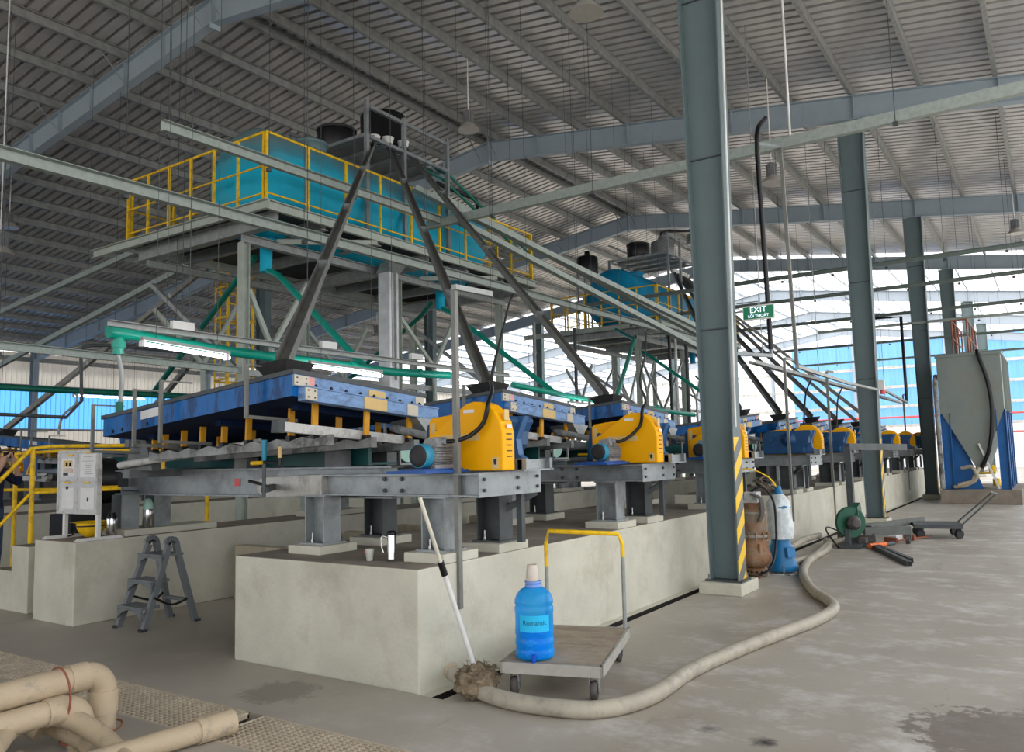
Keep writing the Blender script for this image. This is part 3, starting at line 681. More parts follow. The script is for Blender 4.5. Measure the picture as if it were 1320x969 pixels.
    b = MB(); b.prism([(3.42, 1.50), (3.40, 1.53), (3.50, 1.60), (3.52, 1.72), (3.44, 1.90), (3.60, 1.90), (3.60, 1.50)], 'x', 5.26, 5.33); plabel(b.build('head_rib', m_headpale, hd), 'pale blue end rib')
    b = MB(); b.box(5.12, 5.5, 3.38, 3.42, 1.475, 1.56); b.box(5.12, 5.15, 3.34, 3.44, 1.475, 1.57); b.box(5.46, 5.5, 3.34, 3.44, 1.475, 1.57); b.box(5.1, 5.52, 3.34, 3.46, 1.475, 1.487); b.build('head_bracket', m_galv, R)
    b = MB(); b.tube([(5.3, 4.3, 1.74), (5.3, 4.86, 1.86)], .035, 12); b.build('pull_rod', m_greysteel, R)
    # launder under the deck
    b = MB(); n = 12; po = [(5.72 + .16 + .15 * math.cos(PI + PI * k / n), 1.70 + .15 * math.sin(PI + PI * k / n)) for k in range(n + 1)]
    b.prism(po, 'y', 5.2, 7.9); la = b.build('launder', m_launder, R)
    b = MB(); b.prism([(x, z + (.003 if z < 1.69 else 0)) for x, z in po], 'y', 5.19, 5.2); plabel(b.build('launder_end', m_mint, la), 'pale mint half-round end')
    b = MB(); b.box(5.14, 5.18, 5.0, 8.0, 1.54, 1.74); b.box(5.18, 5.5, 5.0, 8.0, 1.54, 1.56); b.build('side_launder', m_launder, R)
    for y in (5.17, 5.6):
        b = MB(); b.bar((5.70, y - .03, 1.53), (5.70, y - .03, 1.74), .02); b.bar((6.06, y - .03, 1.53), (6.06, y - .03, 1.74), .02); b.bar((5.70, y - .03, 1.54), (6.06, y - .03, 1.54), .02); b.build('launder_hanger', m_galv2, R)
    return R
T0 = make_table()
tl = ['nearest blue shaking table, its long side with the white notice sheet in full view', 'second blue shaking table, behind the nearest yellow belt guard', 'third blue shaking table, just left of the hazard striped column',
      'first dark blue drive head right of the hazard striped column and its table', 'second dark blue drive head past the striped column and its table', 'third dark blue drive head past the striped column and its table',
      'shaking table just right of the second steel column', 'last but one shaking table before the third column', 'farthest shaking table, partly behind the third steel column',
      'opposite row shaking table at the left edge, above the yellow railing', 'opposite row shaking table glimpsed behind the nearest blue deck', 'opposite row shaking table behind the galvanised duct']
T0['label'] = tl[0]
tables = [T0]
for i, x in enumerate(near[1:] + far):
    c = copy_tree(T0); c.location.x = x; c['label'] = tl[i + 1]
    if i >= 2: c.scale.x = -1
    tables.append(c)
for i, x in enumerate((8.7, 11.5, 14.3)):
    c = copy_tree(T0); c.location = (x, 17.5, HP + .07); c.scale.y = -1; c['label'] = tl[9 + i]

# ------------------------------------------------------------------ tank towers
ZP = 5.5
def tower(dx, labels, ty=10.85, tz=6.20, tx=8.3, mt=None, sx=0, sz=0, big=True):
    """steel platform on posts with a railing, a lying tank, a small stand and its drums"""
    def q(x, y, z): return (x + dx, y, z)
    R = thing('tank_platform', labels[0], 'platform', q(11.4, 11.45, 0), 'steel tank platforms')
    xa, xb, ya, yb = 7.7, 15.2, 9.56, 13.36
    for (p0, p1, up) in (((xa, ya), (xb, ya), 1), ((xa, yb), (xb, yb), -1), ((xa, ya - .08), (xa, yb + 1.0), -1), ((xb, ya), (xb, yb), 1)):
        b = MB(); b.channel(q(p0[0], p0[1], ZP - .08), q(p1[0], p1[1], ZP - .08), .15, .07, .012, flip=up); b.build('edge_beam', m_platform, R)
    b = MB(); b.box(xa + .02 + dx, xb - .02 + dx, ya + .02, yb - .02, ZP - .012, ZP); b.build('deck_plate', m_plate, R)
    for x in (8.9, 10.15, 12.7, 13.95):
        b = MB(); b.ibeam(q(x, ya + .03, ZP - .11), q(x, yb - .03, ZP - .11), .18, .12); b.build('joist', m_galv2, R)
    for x in (7.95, 11.5, 14.95):
        b = MB(); b.ibeam(q(x, ya + .03, ZP - .22), q(x, yb - .03, ZP - .22), .24, .16); b.build('main_beam', m_galv2, R)
    for y in (10.4, 13.0):
        b = MB(); b.ibeam(q(xa + .2, y, ZP - .40), q(xb, y, ZP - .40), .14, .12); b.build('main_beam', m_galv2, R)
    for x in (7.95, 11.5, 14.95):
        for y in (10.4, 13.0):
            if (x, y) == (7.95, 13.0): continue
            b = MB(); b.ibeam(q(x, y, 0), q(x, y, ZP - .47), .13, .14, upv=(1, 0, 0)); b.build('platform_post', m_platform, R)
    for y in (10.4, 13.0):
        for (x0, x1) in ((8.05, 11.4), (11.6, 14.85)):
            xm = x0 + (.45 if x0 < 9 and y < 11 else 1.0); zb = 3.4
            b = MB(); b.bar(q(x0, y, 4.3), q(xm, y, zb), .06, .07); b.build('brace', m_platform, R)
            b = MB(); b.bar(q(xm + .75, y, 4.6), q(xm, y, zb), .06, .07); b.build('brace', m_platform, R)
            b = MB(); b.bar(q(xm, y, zb), q(xm + .03, y, 2.0), .06); b.build('brace', m_platform, R)
    for x in (7.95, 14.95):
        b = MB(); b.bar(q(x, 10.5, 3.0), q(x, 12.9, 4.7), .07); b.build('brace', m_galv2, R)
    b = MB(); b.bar(q(7.95, 10.5, 2.98), q(14.95, 10.5, 2.98), .10, .10); b.build('tie_rail', m_galv2, R)
    for yo, xo in ((ya - .05, 8.6), (ya - .05, 12.2)):
        b = MB(); b.bar(q(xo, yo + .9, ZP - .32), q(xo + 1.4, yo - .02, ZP - .2), .06, .08); b.build('outrigger', m_platform, R)
    # railing: each run a part, its posts sub-parts
    def run(p0, p1, n, name='railing'):
        P0 = Vector(q(*p0, 0)); P1 = Vector(q(*p1, 0)); b = MB()
        for z, r in ((1.08, .021), (.56, .015), (.13, .015)): b.tube([P0 + Vector((0, 0, ZP + z)), P1 + Vector((0, 0, ZP + z))], r, 8)
        rl = b.build(name, m_rail, R)
        for k in range(n + 1):
            c = P0.lerp(P1, k / n); b = MB(); b.box(c.x - .019, c.x + .019, c.y - .019, c.y + .019, ZP - .02, ZP + 1.08); b.build('railing_post', m_rail, rl)
    run((xa + .03, ya + .04), (xb - .05, ya + .04), 9); run((xa + .03, ya + .1), (xa + .03, yb - .04), 6); run((xa + .1, yb - .04), (xb - .05, yb - .04), 9); run((xb - .03, ya + .1), (xb - .03, yb - .1), 4)
    b = MB(); b.tube([q(xa - .02, 13.0, ZP + .95), q(xa - .02, 13.3, ZP + .95)], .02, 8); b.build('gate_rail', m_rail, R)
    # tank on saddles
    T = thing('storage_tank', labels[1], 'tank', q(11.1, 10.85, ZP - .2), 'turquoise lying tanks')
    r = .95; pr = [(0.02, -.30), (.35, -.27), (.65, -.17), (.85, -.05), (.93, .05), (r, .2)] + [(r, 5.4), (.93, 5.55), (.85, 5.65), (.65, 5.77), (.35, 5.87), (.02, 5.9)]
    b = MB(); b.lathe(pr, q(tx, ty, tz), (1, 0, 0), 40); b.build('shell', mt or m_tank, T)
    for x in (9.0, 11.0, 13.0):
        b = MB(); e_ = tz - 6.2; b.prism([(ty - .7, ZP + .001), (ty - .7, ZP + .42 + e_), (ty - .45, ZP + .12 + e_), (ty, ZP + .02 + e_), (ty + .45, ZP + .12 + e_), (ty + .7, ZP + .42 + e_), (ty + .7, ZP + .001)], 'x', x - .08 + dx, x + .08 + dx); b.build('saddle', mt or m_tank, T)
    b = MB(); b.lathe([(.3, 0), (.3, .14), (.34, .14), (.34, .18), (.1, .22)], q(9.7, ty, tz + .91), n=20); b.build('manhole', mt or m_tank, T)
    for x in (8.62, 13.2):
        b = MB(); b.lathe([(.10, 0), (.10, .5), (.16, .52), (.16, .56)], q(x, 10.7, 4.72), n=14); b.build('outlet', mt or m_tank, T)
    def q(x, y, z): return (x + dx + sx, y, z + (sz if z > 6.5 else 0))
    # stand over the tank
    St = thing('drum_stand', labels[2], 'stand', q(11.3, 10.8, ZP), 'galvanised drum stands')
    for x in (10.1, 11.1, 12.4):
        for y in (9.82, 11.9):
            b = MB(); b.bar(q(x, y, ZP), q(x, y, 8.0 if y < 10 else 7.4), .07); b.build('stand_post', m_galv, St)
    for z in (7.34, 7.9):
        for y in (9.82, 11.9):
            b = MB(); b.bar(q(10.1, y, z), q(12.4, y, z), .06); b.build('stand_rail', m_galv, St)
    for x in (10.1, 10.7, 11.3, 11.9, 12.4):
        b = MB(); b.bar(q(x, 9.82, 7.36), q(x, 11.9, 7.36), .06); b.build('stand_joist', m_galv, St)
    b = MB(); b.bar(q(10.3, 9.85, 7.40), q(12.3, 11.8, 7.40), .05); b.build('stand_brace', m_galv, St)
    b = MB(); b.box(10.15 + dx + sx, 12.35 + dx + sx, 10.1, 11.85, 7.39 + sz, 7.41 + sz); b.build('stand_plate', m_galv2, St)
    # black drums
    d = thing('black_drum', labels[3], 'drum', q(10.5, 11.05, 7.41), 'black plastic drums')
    b = MB(); b.lathe([(.34, 0), (.37, .05), (.365, .3), (.37, .48), (.34, .50), (.1, .52)], q(10.55, 11.05, 7.41), n=28); b.build('body', m_black, d)
    b = MB(); b.lathe([(.385, .43), (.385, .47)], q(10.55, 11.05, 7.41), n=28); b.build('rim', m_rubber, d)
    if not big: return R
    d = thing('black_drum', labels[4], 'drum', q(11.85, 11.0, 7.41), 'black plastic drums')
    b = MB(); b.lathe([(.44, 0), (.47, .06), (.46, .5), (.47, 1.12), (.46, 1.15), (.1, 1.18)], q(11.8, 11.0, 7.41), n=28); b.build('body', m_black, d)
    b = MB(); b.tube([q(12.33, 11.0, 5.6), q(12.33, 11.0, 8.68), q(11.95, 11.0, 8.72)], .035, 8); plabel(b.build('fill_pipe', m_grey, d), 'pale fill pipe curving over the rim')
    return R
tower(0, ['near steel tank platform with yellow railing, high above the first blue tables', 'near turquoise tank lying behind the yellow railing', 'galvanised stand above the near turquoise tank', 'smaller black drum on the near stand, left of the taller one', 'taller black drum on the near stand, with a pale fill pipe'])
tower(14.4, ['far steel tank platform left of the hazard striped column', 'far turquoise tank lying on the far platform', 'galvanised stand above the far turquoise tank', 'black drum on the far stand with the elbow pipe nearest it'], 11.25, 6.42, 8.0, m_tank2, -.9, .55, False)
d = thing('black_drum', 'black drum standing left above the far turquoise tank', 'drum', (23.0, 12.4, 5.5), 'black plastic drums')
b = MB(); b.lathe([(.34, 0), (.36, .05), (.35, .55), (.32, .6), (.10, .64), (.08, .8)], (23.0, 12.4, 7.42), n=24); b.build('body', m_black, d)
for sx in (-.35, .35):
    for sy in (-.35, .35):
        b = MB(); b.bar((23.0 + sx * .7, 12.4 + sy * .7, 5.5), (23.0 + sx * .7, 12.4 + sy * .7, 7.43), .05); b.build('leg', m_galv2, d)
d = thing('grey_drum', 'grey plastic drum with elbow pipe, far stand, beside the striped column', 'drum', (25.4, 10.75, 7.96))
b = MB(); b.lathe([(.36, 0), (.4, .05), (.4, .75), (.36, .8), (.2, .82), (.12, 1.0)], (25.4, 10.75, 7.96), n=24); b.build('body', m_grey, d)
b = MB(); b.tube(bez([(25.4, 10.75, 8.9), (25.4, 10.7, 9.1), (26.0, 10.0, 9.15), (26.1, 9.8, 9.1), (26.1, 9.75, 5.5)], 4), .05, 8); plabel(b.build('elbow_pipe', m_black, d), 'black elbow pipe')
# caged ladder
t = thing('caged_ladder', 'yellow caged ladder behind the near tower posts', 'ladder', (10.2, 13.45, 2.2))
for x in (9.95, 10.55):
    b = MB(); b.bar((x, 13.5, 1.9), (x, 13.5, 6.4), .05); b.build('stringer', m_rail, t)
for k in range(13):
    b = MB(); b.tube([(9.95, 13.5, 2.1 + k * .33), (10.55, 13.5, 2.1 + k * .33)], .014, 6); b.build('rung', m_rail, t)
for k in range(6):
    b = MB(); b.tube([(9.95 + .3 - .36 * math.cos(PI * a / 8), 13.5 + .65 * math.sin(PI * a / 8), 2.6 + k * .62) for a in range(9)], .022, 6); b.build('cage_hoop', m_rail, t)
for a in (2, 4, 6):
    b = MB(); c = (10.25 - .36 * math.cos(PI * a / 8), 13.5 + .65 * math.sin(PI * a / 8)); b.bar((c[0], c[1], 2.6), (c[0], c[1], 5.7), .03, .01); b.build('cage_strip', m_rail, t)
b = MB(); b.bar((10.25, 13.5, 5.45), (10.25, 13.36, 5.45), .08); b.build('fixing', m_rail, t)
# galvanised duct in front of the tower
t = thing('air_duct', 'square galvanised duct standing left of the narrow strut post', 'duct', (11.0, 10.05, 0))
b = MB(); b.box(10.78, 11.02, 9.92, 10.22, 0, 5.05); b.build('duct_body', M('bright galvanised sheet', (.60, .63, .64), .4, .3, .2, 3), t, .02)
b = MB(); b.hexa([(10.76, 9.9, 5.0), (11.04, 9.9, 5.0), (11.04, 10.24, 5.0), (10.76, 10.24, 5.0)], [(10.82, 9.98, 5.2), (11.3, 9.98, 5.2), (11.3, 10.2, 5.2), (10.82, 10.2, 5.2)]); b.build('duct_elbow', m_galv2, t)
b = MB(); b.bar((10.9, 9.9, 3.0), (10.9, 9.9, 5.0), .02, .06); b.build('seam', m_galv2, t)

# chutes from the stands down to the feed boxes
def chute(p0, p1, label, w=.11, h=.085, mt=None):
    t = thing('feed_chute', label, 'chute', p1, 'steel feed chutes from the tank stands')
    def U(w, h, t_=.007): a = w / 2; return [(-a, -h / 2), (a, -h / 2), (a, h / 2), (a - t_, h / 2), (a - t_, -h / 2 + t_), (-a + t_, -h / 2 + t_), (-a + t_, h / 2), (-a, h / 2)]
    b = MB(); b.section(p0, p1, U(w * .8, h * .8), poly2=U(w * 1.1, h * 1.1)); b.build('trough', mt or m_chute, t)
    d = (Vector(p1) - Vector(p0)); 
    for k in (.25, .5, .75):
        c = Vector(p0) + d * k; b = MB(); b.bar(c - d.normalized() * .025, c + d.normalized() * .02, w * (.8 + .3 * k) + .01, h * (.8 + .3 * k) + .01); b.build('joint_strap', m_galv, t)
    b = MB(); b.lathe([(.09, 0), (.12, .12)], (p0[0], p0[1], p0[2] - .02), n=12); plabel(b.build('funnel', m_white, t), 'white inlet cap')
    return t
fb = lambda x, s=1: (x + s * (-.82), 5.10, 2.38)
chute((10.85, 10.35, 7.60), fb(near[0]), 'long steel chute falling to the nearest blue table', .105, .085)
chute((11.18, 10.3, 7.66), fb(near[1]), 'long steel chute falling to the second blue table')
chute((11.62, 10.3, 7.72), fb(near[2]), 'long steel chute falling to the third blue table')
for i, x in enumerate(far):
    chute((25.2 + .22 * i, 10.3, 7.6), fb(x, -1), ['chute crossing the bright end wall to the first far table', 'chute crossing the bright end wall to the second far table', 'chute crossing the bright end wall to the third far table', 'chute to the table right of the second column', 'chute to the last but one far table', 'outermost chute reaching the farthest table'][i])
for i, x in enumerate((8.7, 11.5)):
    chute((11.2 + .4 * i, 11.7, 7.6), (x - .82, 17.90, 2.38), ['chute slanting to the opposite table at the left edge', 'chute slanting to the hidden opposite table'][i])
for i, (p0, p1) in enumerate((((10.0, 14.2, 6.63), (10.0, 24.5, 5.62)), ((10.0, 13.6, 5.98), (10.0, 24.6, 4.05)))):
    t = thing('slanting_strut', ['upper slanting steel strut left of the tank platform', 'lower slanting steel strut left of the tank platform'][i], 'strut', p1)
    b = MB(); b.bar(p0, p1, .09, .12); b.build('bar', m_strut, t)
    b = MB(); b.bar(p1, (p1[0], p1[1], zr(p1[1]) - .0), .02); b.build('hanger_rod', m_galv2, t)
for i, (p0, p1) in enumerate((((11.0, 9.5, 6.55), (18.6, 6.5, 4.25)), ((11.5, 9.5, 6.60), (18.9, 6.5, 4.05)), ((11.9, 9.3, 6.15), (17.6, 6.5, 3.85)))):
    t = thing('slanting_channel', ['topmost pale channel slanting across the far turquoise tank', 'middle pale channel slanting across the far turquoise tank', 'lowest pale channel slanting below the far tank railing'][i], 'channel', p1, 'pale channels slanting to the far tables')
    b = MB(); b.trough(p0, p1, .15, .10); b.build('trough', m_strut, t)
    b = MB(); b.bar(p1, (p1[0], p1[1], zr(p1[1]) + .02), .008); b.build('hanger_rod', m_darksteel, t)

# overhead strut channels hung from the roof
def hung_channel(p0, p1, label, hangers, h=.15, w=.08, flip=1, mt=None):
    t = thing('overhead_channel', label, 'channel', p0, 'overhead strut channels hung from the roof')
    b = MB(); b.channel(p0, p1, h, w, .008, flip=flip); b.build('channel', mt or m_strut, t)
    for k in hangers:
        c = Vector(p0).lerp(Vector(p1), k); zt = zr(c.y) + .03
        b = MB(); b.tube([(c.x, c.y, c.z - .1), (c.x, c.y, zt)], .005, 6); b.build('hanger_rod', m_darksteel, t)
        b = MB(); b.box(c.x - .03, c.x + .03, c.y - .03, c.y + .03, c.z - .13, c.z - .08); b.build('hanger_clamp', m_darksteel, t)
    return t
hung_channel((1.5, 9.0, 4.86), (24.5, 9.0, 5.02), 'long strut channel crossing in front of the near tank platform', (.16, .28, .40, .52, .64, .76, .9), .15, .10, flip=1)
hung_channel((5.62, 9.0, 5.80), (11.2, 9.0, 5.86), 'short strut channel over the near tank railing, free end at left', (.02, .3, .6), .14, .08)
hung_channel((11.12, 9.3, 5.84), (11.12, -3, 5.84), 'strut channel running over the aisle past the nearest column', (.12, .28, .46, .64, .8), .15, .10, flip=-1)
for i, (x, z, lb) in enumerate(((20.2, 5.84, 'highest thin overhead channel crossing the bright far bay'), (23.5, 5.84, 'second thin overhead channel crossing the bright far bay'), (28.3, 5.84, 'third thin overhead channel crossing the bright far bay'), (35.8, 5.84, 'fourth thin overhead channel crossing the bright far bay'), (43, 5.84, 'lowest thin overhead channel crossing the bright far bay'))):
    hung_channel((x, 11.0, z), (x, -9, z), lb, (.1, .2, .28, .34, .40, .46, .52, .57, .62, .7, .8), .10, .06, 1, m_greenstrut)
hung_channel((27.0, 6.2, 5.3), (27.0, -9, 5.3), 'thin lower channel crossing before the blue end wall', (.3, .5, .62, .75), .08, .05)

# wash-water headers
def pipe(name, pts, r, label, cat, mt, grp=None, n=12, extra=None):
    t = thing(name, label, cat, pts[0], grp); b = MB(); b.tube(pts, r, n); b.build('pipe', mt, t)
    return t
t = pipe('water_header', bez([(4.18, 7.42, 2.87), (5.4, 7.42, 2.80), (7.0, 7.42, 2.78), (8.2, 7.42, 2.76), (9.35, 7.42, 2.80)], 6), .055, 'bright green water pipe running above the nearest blue table', 'pipe', m_green)
b = MB(); b.cyl((4.14, 7.42, 2.87), (4.34, 7.42, 2.865), .075, 16); b.lathe([(.05, -.22), (.05, -.05)], (4.24, 7.42, 2.87), n=12); b.lathe([(.062, -.16), (.062, -.10)], (4.24, 7.42, 2.87), n=12); b.build('end_tee', m_green, t)
for x in (6.2, 7.3, 8.6):
    b = MB(); b.cyl((x, 7.42, 2.785), (x + .08, 7.42, 2.785), .064, 14); b.build('coupling', m_green, t)
b = MB(); b.tube(bez([(4.24, 7.42, 2.65), (4.27, 7.4, 2.45), (4.24, 7.36, 2.25), (4.2, 7.3, 2.06)]), .022, 8); plabel(b.build('drop_hose', m_galv2, t), 'grey drop hose to the table end')
b = MB(); b.cyl((4.2, 7.31, 2.06), (4.21, 7.33, 2.18), .034, 10); b.build('valve', m_darkgreen, t)
for x in (5.0, 6.6, 8.1):
    b = MB(); b.tube([(x, 7.42, 2.84), (x, 7.42, zr(7.42) + .03)], .004, 6); b.build('hanger_rod', m_darksteel, t)
t = pipe('water_header', [(10.7, 7.2, 2.72), (12.5, 7.2, 2.62), (15.5, 7.2, 2.52), (18.5, 7.2, 2.45)], .05, 'green water pipe above the second and third blue tables', 'pipe', m_green)
for x in (10.9, 12.6, 16.4):
    b = MB(); b.lathe([(.03, -.4), (.04, -.05)], (x, 7.2, 2.66), n=10); b.build('drop_tee', m_green, t)
    b = MB(); b.tube([(x + .3, 7.2, 2.6), (x + .3, 7.2, zr(7.2) + .03)], .004, 6); b.build('hanger_rod', m_darksteel, t)
t = pipe('water_header', [(3.5, 15.9, 3.05), (12.0, 15.9, 3.05)], .06, 'dark green water pipe before the blue side wall panels', 'pipe', m_darkgreen)
for x in (6.9, 9.0, 11.2):
    b = MB(); b.tube([(x, 15.9, 3.05), (x, 15.9, zr(15.9) + .03)], .004, 6); b.build('hanger_rod', m_darksteel, t)
b = MB(); b.tube(bez([(8.25, 15.9, 3.02), (8.25, 15.9, 2.8), (8.05, 16.0, 2.55), (8.0, 16.05, 2.2)]), .025, 8); b.build('drop_hose', m_galv2, t)
pipe('down_pipe', [(8.62, 10.7, 4.76), (8.55, 10.3, 4.6), (7.62, 7.46, 2.78)], .05, 'light green pipe slanting from the near tank to its header', 'pipe', m_green, 'green pipes slanting from the tanks')
pipe('down_pipe', [(8.55, 10.9, 5.0), (8.6, 11.2, 4.85), (9.85, 15.85, 3.10)], .055, 'dark green pipe slanting left from the near tank', 'pipe', m_darkgreen, 'green pipes slanting from the tanks')
pipe('down_pipe', [(13.2, 10.7, 4.76), (13.1, 10.35, 4.6), (12.1, 7.25, 2.66)], .05, 'green pipe slanting against the glare to the second header', 'pipe', m_green, 'green pipes slanting from the tanks')
pipe('down_pipe', [(13.25, 11.0, 4.9), (13.4, 11.4, 4.7), (14.6, 15.8, 3.10)], .05, 'short dark green pipe seen right of the galvanised duct', 'pipe', m_darkgreen, 'green pipes slanting from the tanks')
pipe('down_pipe', [(23.02, 10.7, 4.76), (22.9, 10.35, 4.6), (21.8, 7.25, 2.5)], .05, 'green pipe slanting beside the hazard striped column', 'pipe', m_green, 'green pipes slanting from the tanks')
pipe('down_pipe', [(20.9, 10.4, 5.15), (20.2, 9.5, 4.7), (14.4, 7.25, 2.58)], .05, 'green pipe rising right from the second header to the far platform', 'pipe', m_green, 'green pipes slanting from the tanks')
for i, pts in enumerate(([(12.0, 10.2, 7.4), (12.4, 9.95, 7.2), (15.3, 9.7, 6.0)], [(12.2, 10.0, 7.4), (12.6, 9.9, 7.3), (15.6, 9.85, 6.2)])):
    pipe('drum_pipe', pts, .03, ['green hose leaving the near drum stand, lower of two', 'green hose leaving the near drum stand, upper of two'][i], 'hose', m_darkgreen, n=8)
t = pipe('black_pipe', bez([(12.4, 10.1, 7.15), (13.5, 10.1, 7.15), (13.75, 10.1, 7.1), (13.8, 10.1, 6.9), (13.8, 10.1, 5.6)], 5), .045, 'black elbow pipe at the right end of the near stand', 'pipe', m_black)

# fluorescent tubes, each with its batten
def tube_light(p, q_, label):
    t = thing('tube_light', label, 'lamp', p, 'fluorescent tube lights')
    p = Vector(p); q_ = Vector(q_)
    b = MB(); b.bar(p + Vector((0, 0, .05)), q_ + Vector((0, 0, .05)), .04, .03); b.build('batten', m_galv2, t)
    b = MB(); b.tube([p, q_], .018, 10); b.build('tube', m_tube, t)
    d = (q_ - p).normalized()
    for c in (p + d * .02, q_ - d * .02): b = MB(); b.bar(c - d * .03, c + d * .0, .05, .06); b.build('end_cap', m_white, t)
    for k in (.15, .85):
        c = p.lerp(q_, k); b = MB(); b.tube([c + Vector((0, 0, .05)), Vector((c.x, c.y, zr(c.y) + .03))], .003, 5); b.build('hanger_rod', m_darksteel, t)
for i, (p, q_) in enumerate((((4.25, 7.05, 2.72), (5.22, 7.05, 2.67)), ((6.3, 7.05, 2.67), (7.5, 7.05, 2.64)), ((9.0, 7.05, 2.70), (10.1, 7.05, 2.62)), ((12.2, 7.05, 2.45), (13.4, 7.05, 2.43)), ((14.2, 7.05, 2.3), (15.4, 7.05, 2.25)), ((8.35, 16.2, 2.98), (9.85, 16.2, 2.98)))):
    tube_light(p, q_, ['lit tube light left end, under the bright green pipe', 'lit tube light under the green pipe right of the steel chute', 'lit tube light right of the galvanised duct', 'lit tube light above the second blue table', 'lit tube light above the third blue table', 'lit tube light before the blue side wall panels'][i])
t = thing('lamp_rail', 'grey cable rail just above the bright green water pipe', 'rail', (4.2, 7.2, 2.9))
b = MB(); b.channel((4.0, 7.2, 2.90), (10.6, 7.2, 2.86), .06, .05, .006); b.build('rail', m_galv2, t)
for x in (4.6, 6.4, 8.6, 10.2):
    b = MB(); b.tube([(x, 7.2, 2.9), (x, 7.2, zr(7.2) + .03)], .003, 5); b.build('hanger_rod', m_darksteel, t)
for x in (4.75, 6.7, 8.3):
    b = MB(); b.box(x - .12, x + .12, 7.14, 7.19, 2.92, 3.0); b.build('junction_box', m_white, t)

# high-bay lamps
def bay_lamp(x, y, z, label):
    t = thing('bay_lamp', label, 'lamp', (x, y, z), 'high bay lamps')
    b = MB(); b.lathe([(.23, 0), (.215, .03), (.15, .10), (.11, .14)], (x, y, z), n=28); b.lathe([(.22, .004), (.10, .135)], (x, y, z), n=28); b.build('reflector', m_lampshade, t)
    b = MB(); b.lathe([(.105, .14), (.105, .16), (.09, .16), (.09, .40), (.06, .43)], (x, y, z), n=20)
    for k in range(16):
        a = 2 * PI * k / 16; b.bar((x + .1 * math.cos(a), y + .1 * math.sin(a), z + .16), (x + .1 * math.cos(a), y + .1 * math.sin(a), z + .40), .006, .03, upv=(math.cos(a), math.sin(a), 0))
    b.build('ballast', m_grey, t)
    b = MB(); b.tube([(x, y, z + .42), (x, y, zr(y) + .24)], .012, 8); b.build('hanger_rod', m_white, t)
    b = MB(); b.lathe([(.0, .03), (.04, .04), (.05, .09), (.03, .14)], (x, y, z), n=14); b.build('bulb', m_white, t)
for x, y, z, l in ((8.97, 4.73, 7.37, 'bay lamp cut by the top edge, left of the nearest column'), (13.16, 9.83, 8.45, 'bay lamp hanging over the near black drums'), (16.43, 4.48, 7.05, 'bay lamp right of the nearest column, under the aisle channel'), (26.79, 0.55, 7.55, 'bay lamp at the right edge of the hall'),
                   (9.69, 22.27, 7.8, 'bay lamp at the left edge below the long channel'), (26.28, 10.08, 8.7, 'small bay lamp left of the nearest column, above the far tank'), (21.83, 20.75, 6.1, 'small far bay lamp seen between tower braces'), (6.35, 14.9, 5.25, 'sunlit bay lamp cut by the left edge')):
    bay_lamp(x, y, z, l)

# cable strut posts and their black motor cables
def strut_post(x, y, z0, z1, label, arm=True):
    t = thing('strut_post', label, 'post', (x, y, z0), 'narrow galvanised strut posts')
    b = MB(); b.channel((x, y, z0), (x, y, z1), .041, .041, .004, upv=(1, 0, 0)); b.build('post', m_strutdark, t)
    if arm: b = MB(); b.bar((x - .03, y, z1), (x + .45, y, z1 + .02), .04); b.build('arm', m_galv2, t)
    return t
strut_post(4.74, 3.685, .49, 2.87, 'narrow strut post clamped to the plinth, passing the nearest yellow guard')
strut_post(13.7, 3.685, .40, 3.1, 'narrow strut post clamped to the second plinth behind the pumps')
strut_post(16.7, 3.685, .25, 3.1, 'narrow strut post on the second plinth right of the first blue head')
strut_post(26.3, 3.685, .3, 3.1, 'narrow strut post on the second plinth near the third column')
for i, (x, pts) in enumerate(((near[0], [(4.7, 3.79, 1.71), (4.74, 3.70, 1.715), (4.82, 3.62, 1.76), (4.86, 3.54, 1.85), (4.9, 3.52, 2.0), (5.2, 3.7, 2.12), (6.48, 4.6, 2.42), (9.43, 6.5, 3.39), (13.28, 8.95, 4.70), (13.6, 9.02, 4.93)]),
                              (near[1], [(7.48, 3.79, 1.71), (7.52, 3.72, 1.715), (7.60, 3.64, 1.78), (7.64, 3.56, 1.88), (7.66, 3.54, 2.04), (8.1, 3.7, 2.16), (9.91, 4.6, 2.56), (14.3, 6.5, 3.5), (19.8, 8.95, 4.74), (20.1, 9.02, 4.95)]),
                              (near[2], [(10.26, 3.79, 1.71), (10.30, 3.72, 1.715), (10.38, 3.64, 1.78), (10.42, 3.56, 1.88), (10.44, 3.54, 2.04), (10.8, 3.7, 2.2), (13.5, 5.2, 2.9)]))):
    t = thing('motor_cable', ['black cable looping over the nearest yellow guard', 'black cable looping over the second yellow guard', 'black cable looping over the third yellow guard'][i], 'cable', pts[0], 'black motor cables')
    b = MB(); b.tube(bez(pts, 7), .017, 8); b.build('cable', m_black, t)
for i, (x, y0, y1) in enumerate(((17.0, 4.2, 4.2), (19.9, 4.2, 4.2), (24.5, 4.1, 4.1))):
    t = thing('motor_cable', ['thin black cable over the first far head', 'thin black cable over the third far head', 'thin black cable beyond the second column'][i], 'cable', (x, y0, 1.9), 'black motor cables')
    b = MB(); b.tube(bez([(x - .5, 4.2, 1.85), (x - .3, 4.2, 2.1), (x, 4.2, 2.7), (x + .3, 4.15, 3.0)]), .018, 6); b.build('cable', m_black, t)
t = thing('cable_tray', 'suspended cable tray above the far blue heads', 'tray', (13, 4.15, 3.05))
b = MB(); b.trough((13.4, 4.15, 3.06), (29, 4.15, 3.0), .12, .06); b.build('tray', m_galv2, t)
for x in (14, 18, 22, 26):
    b = MB(); b.tube([(x, 4.15, 3.03), (x, 4.15, zr(4.15) + .03)], .008, 6); b.build('hanger_rod', m_galv2, t)
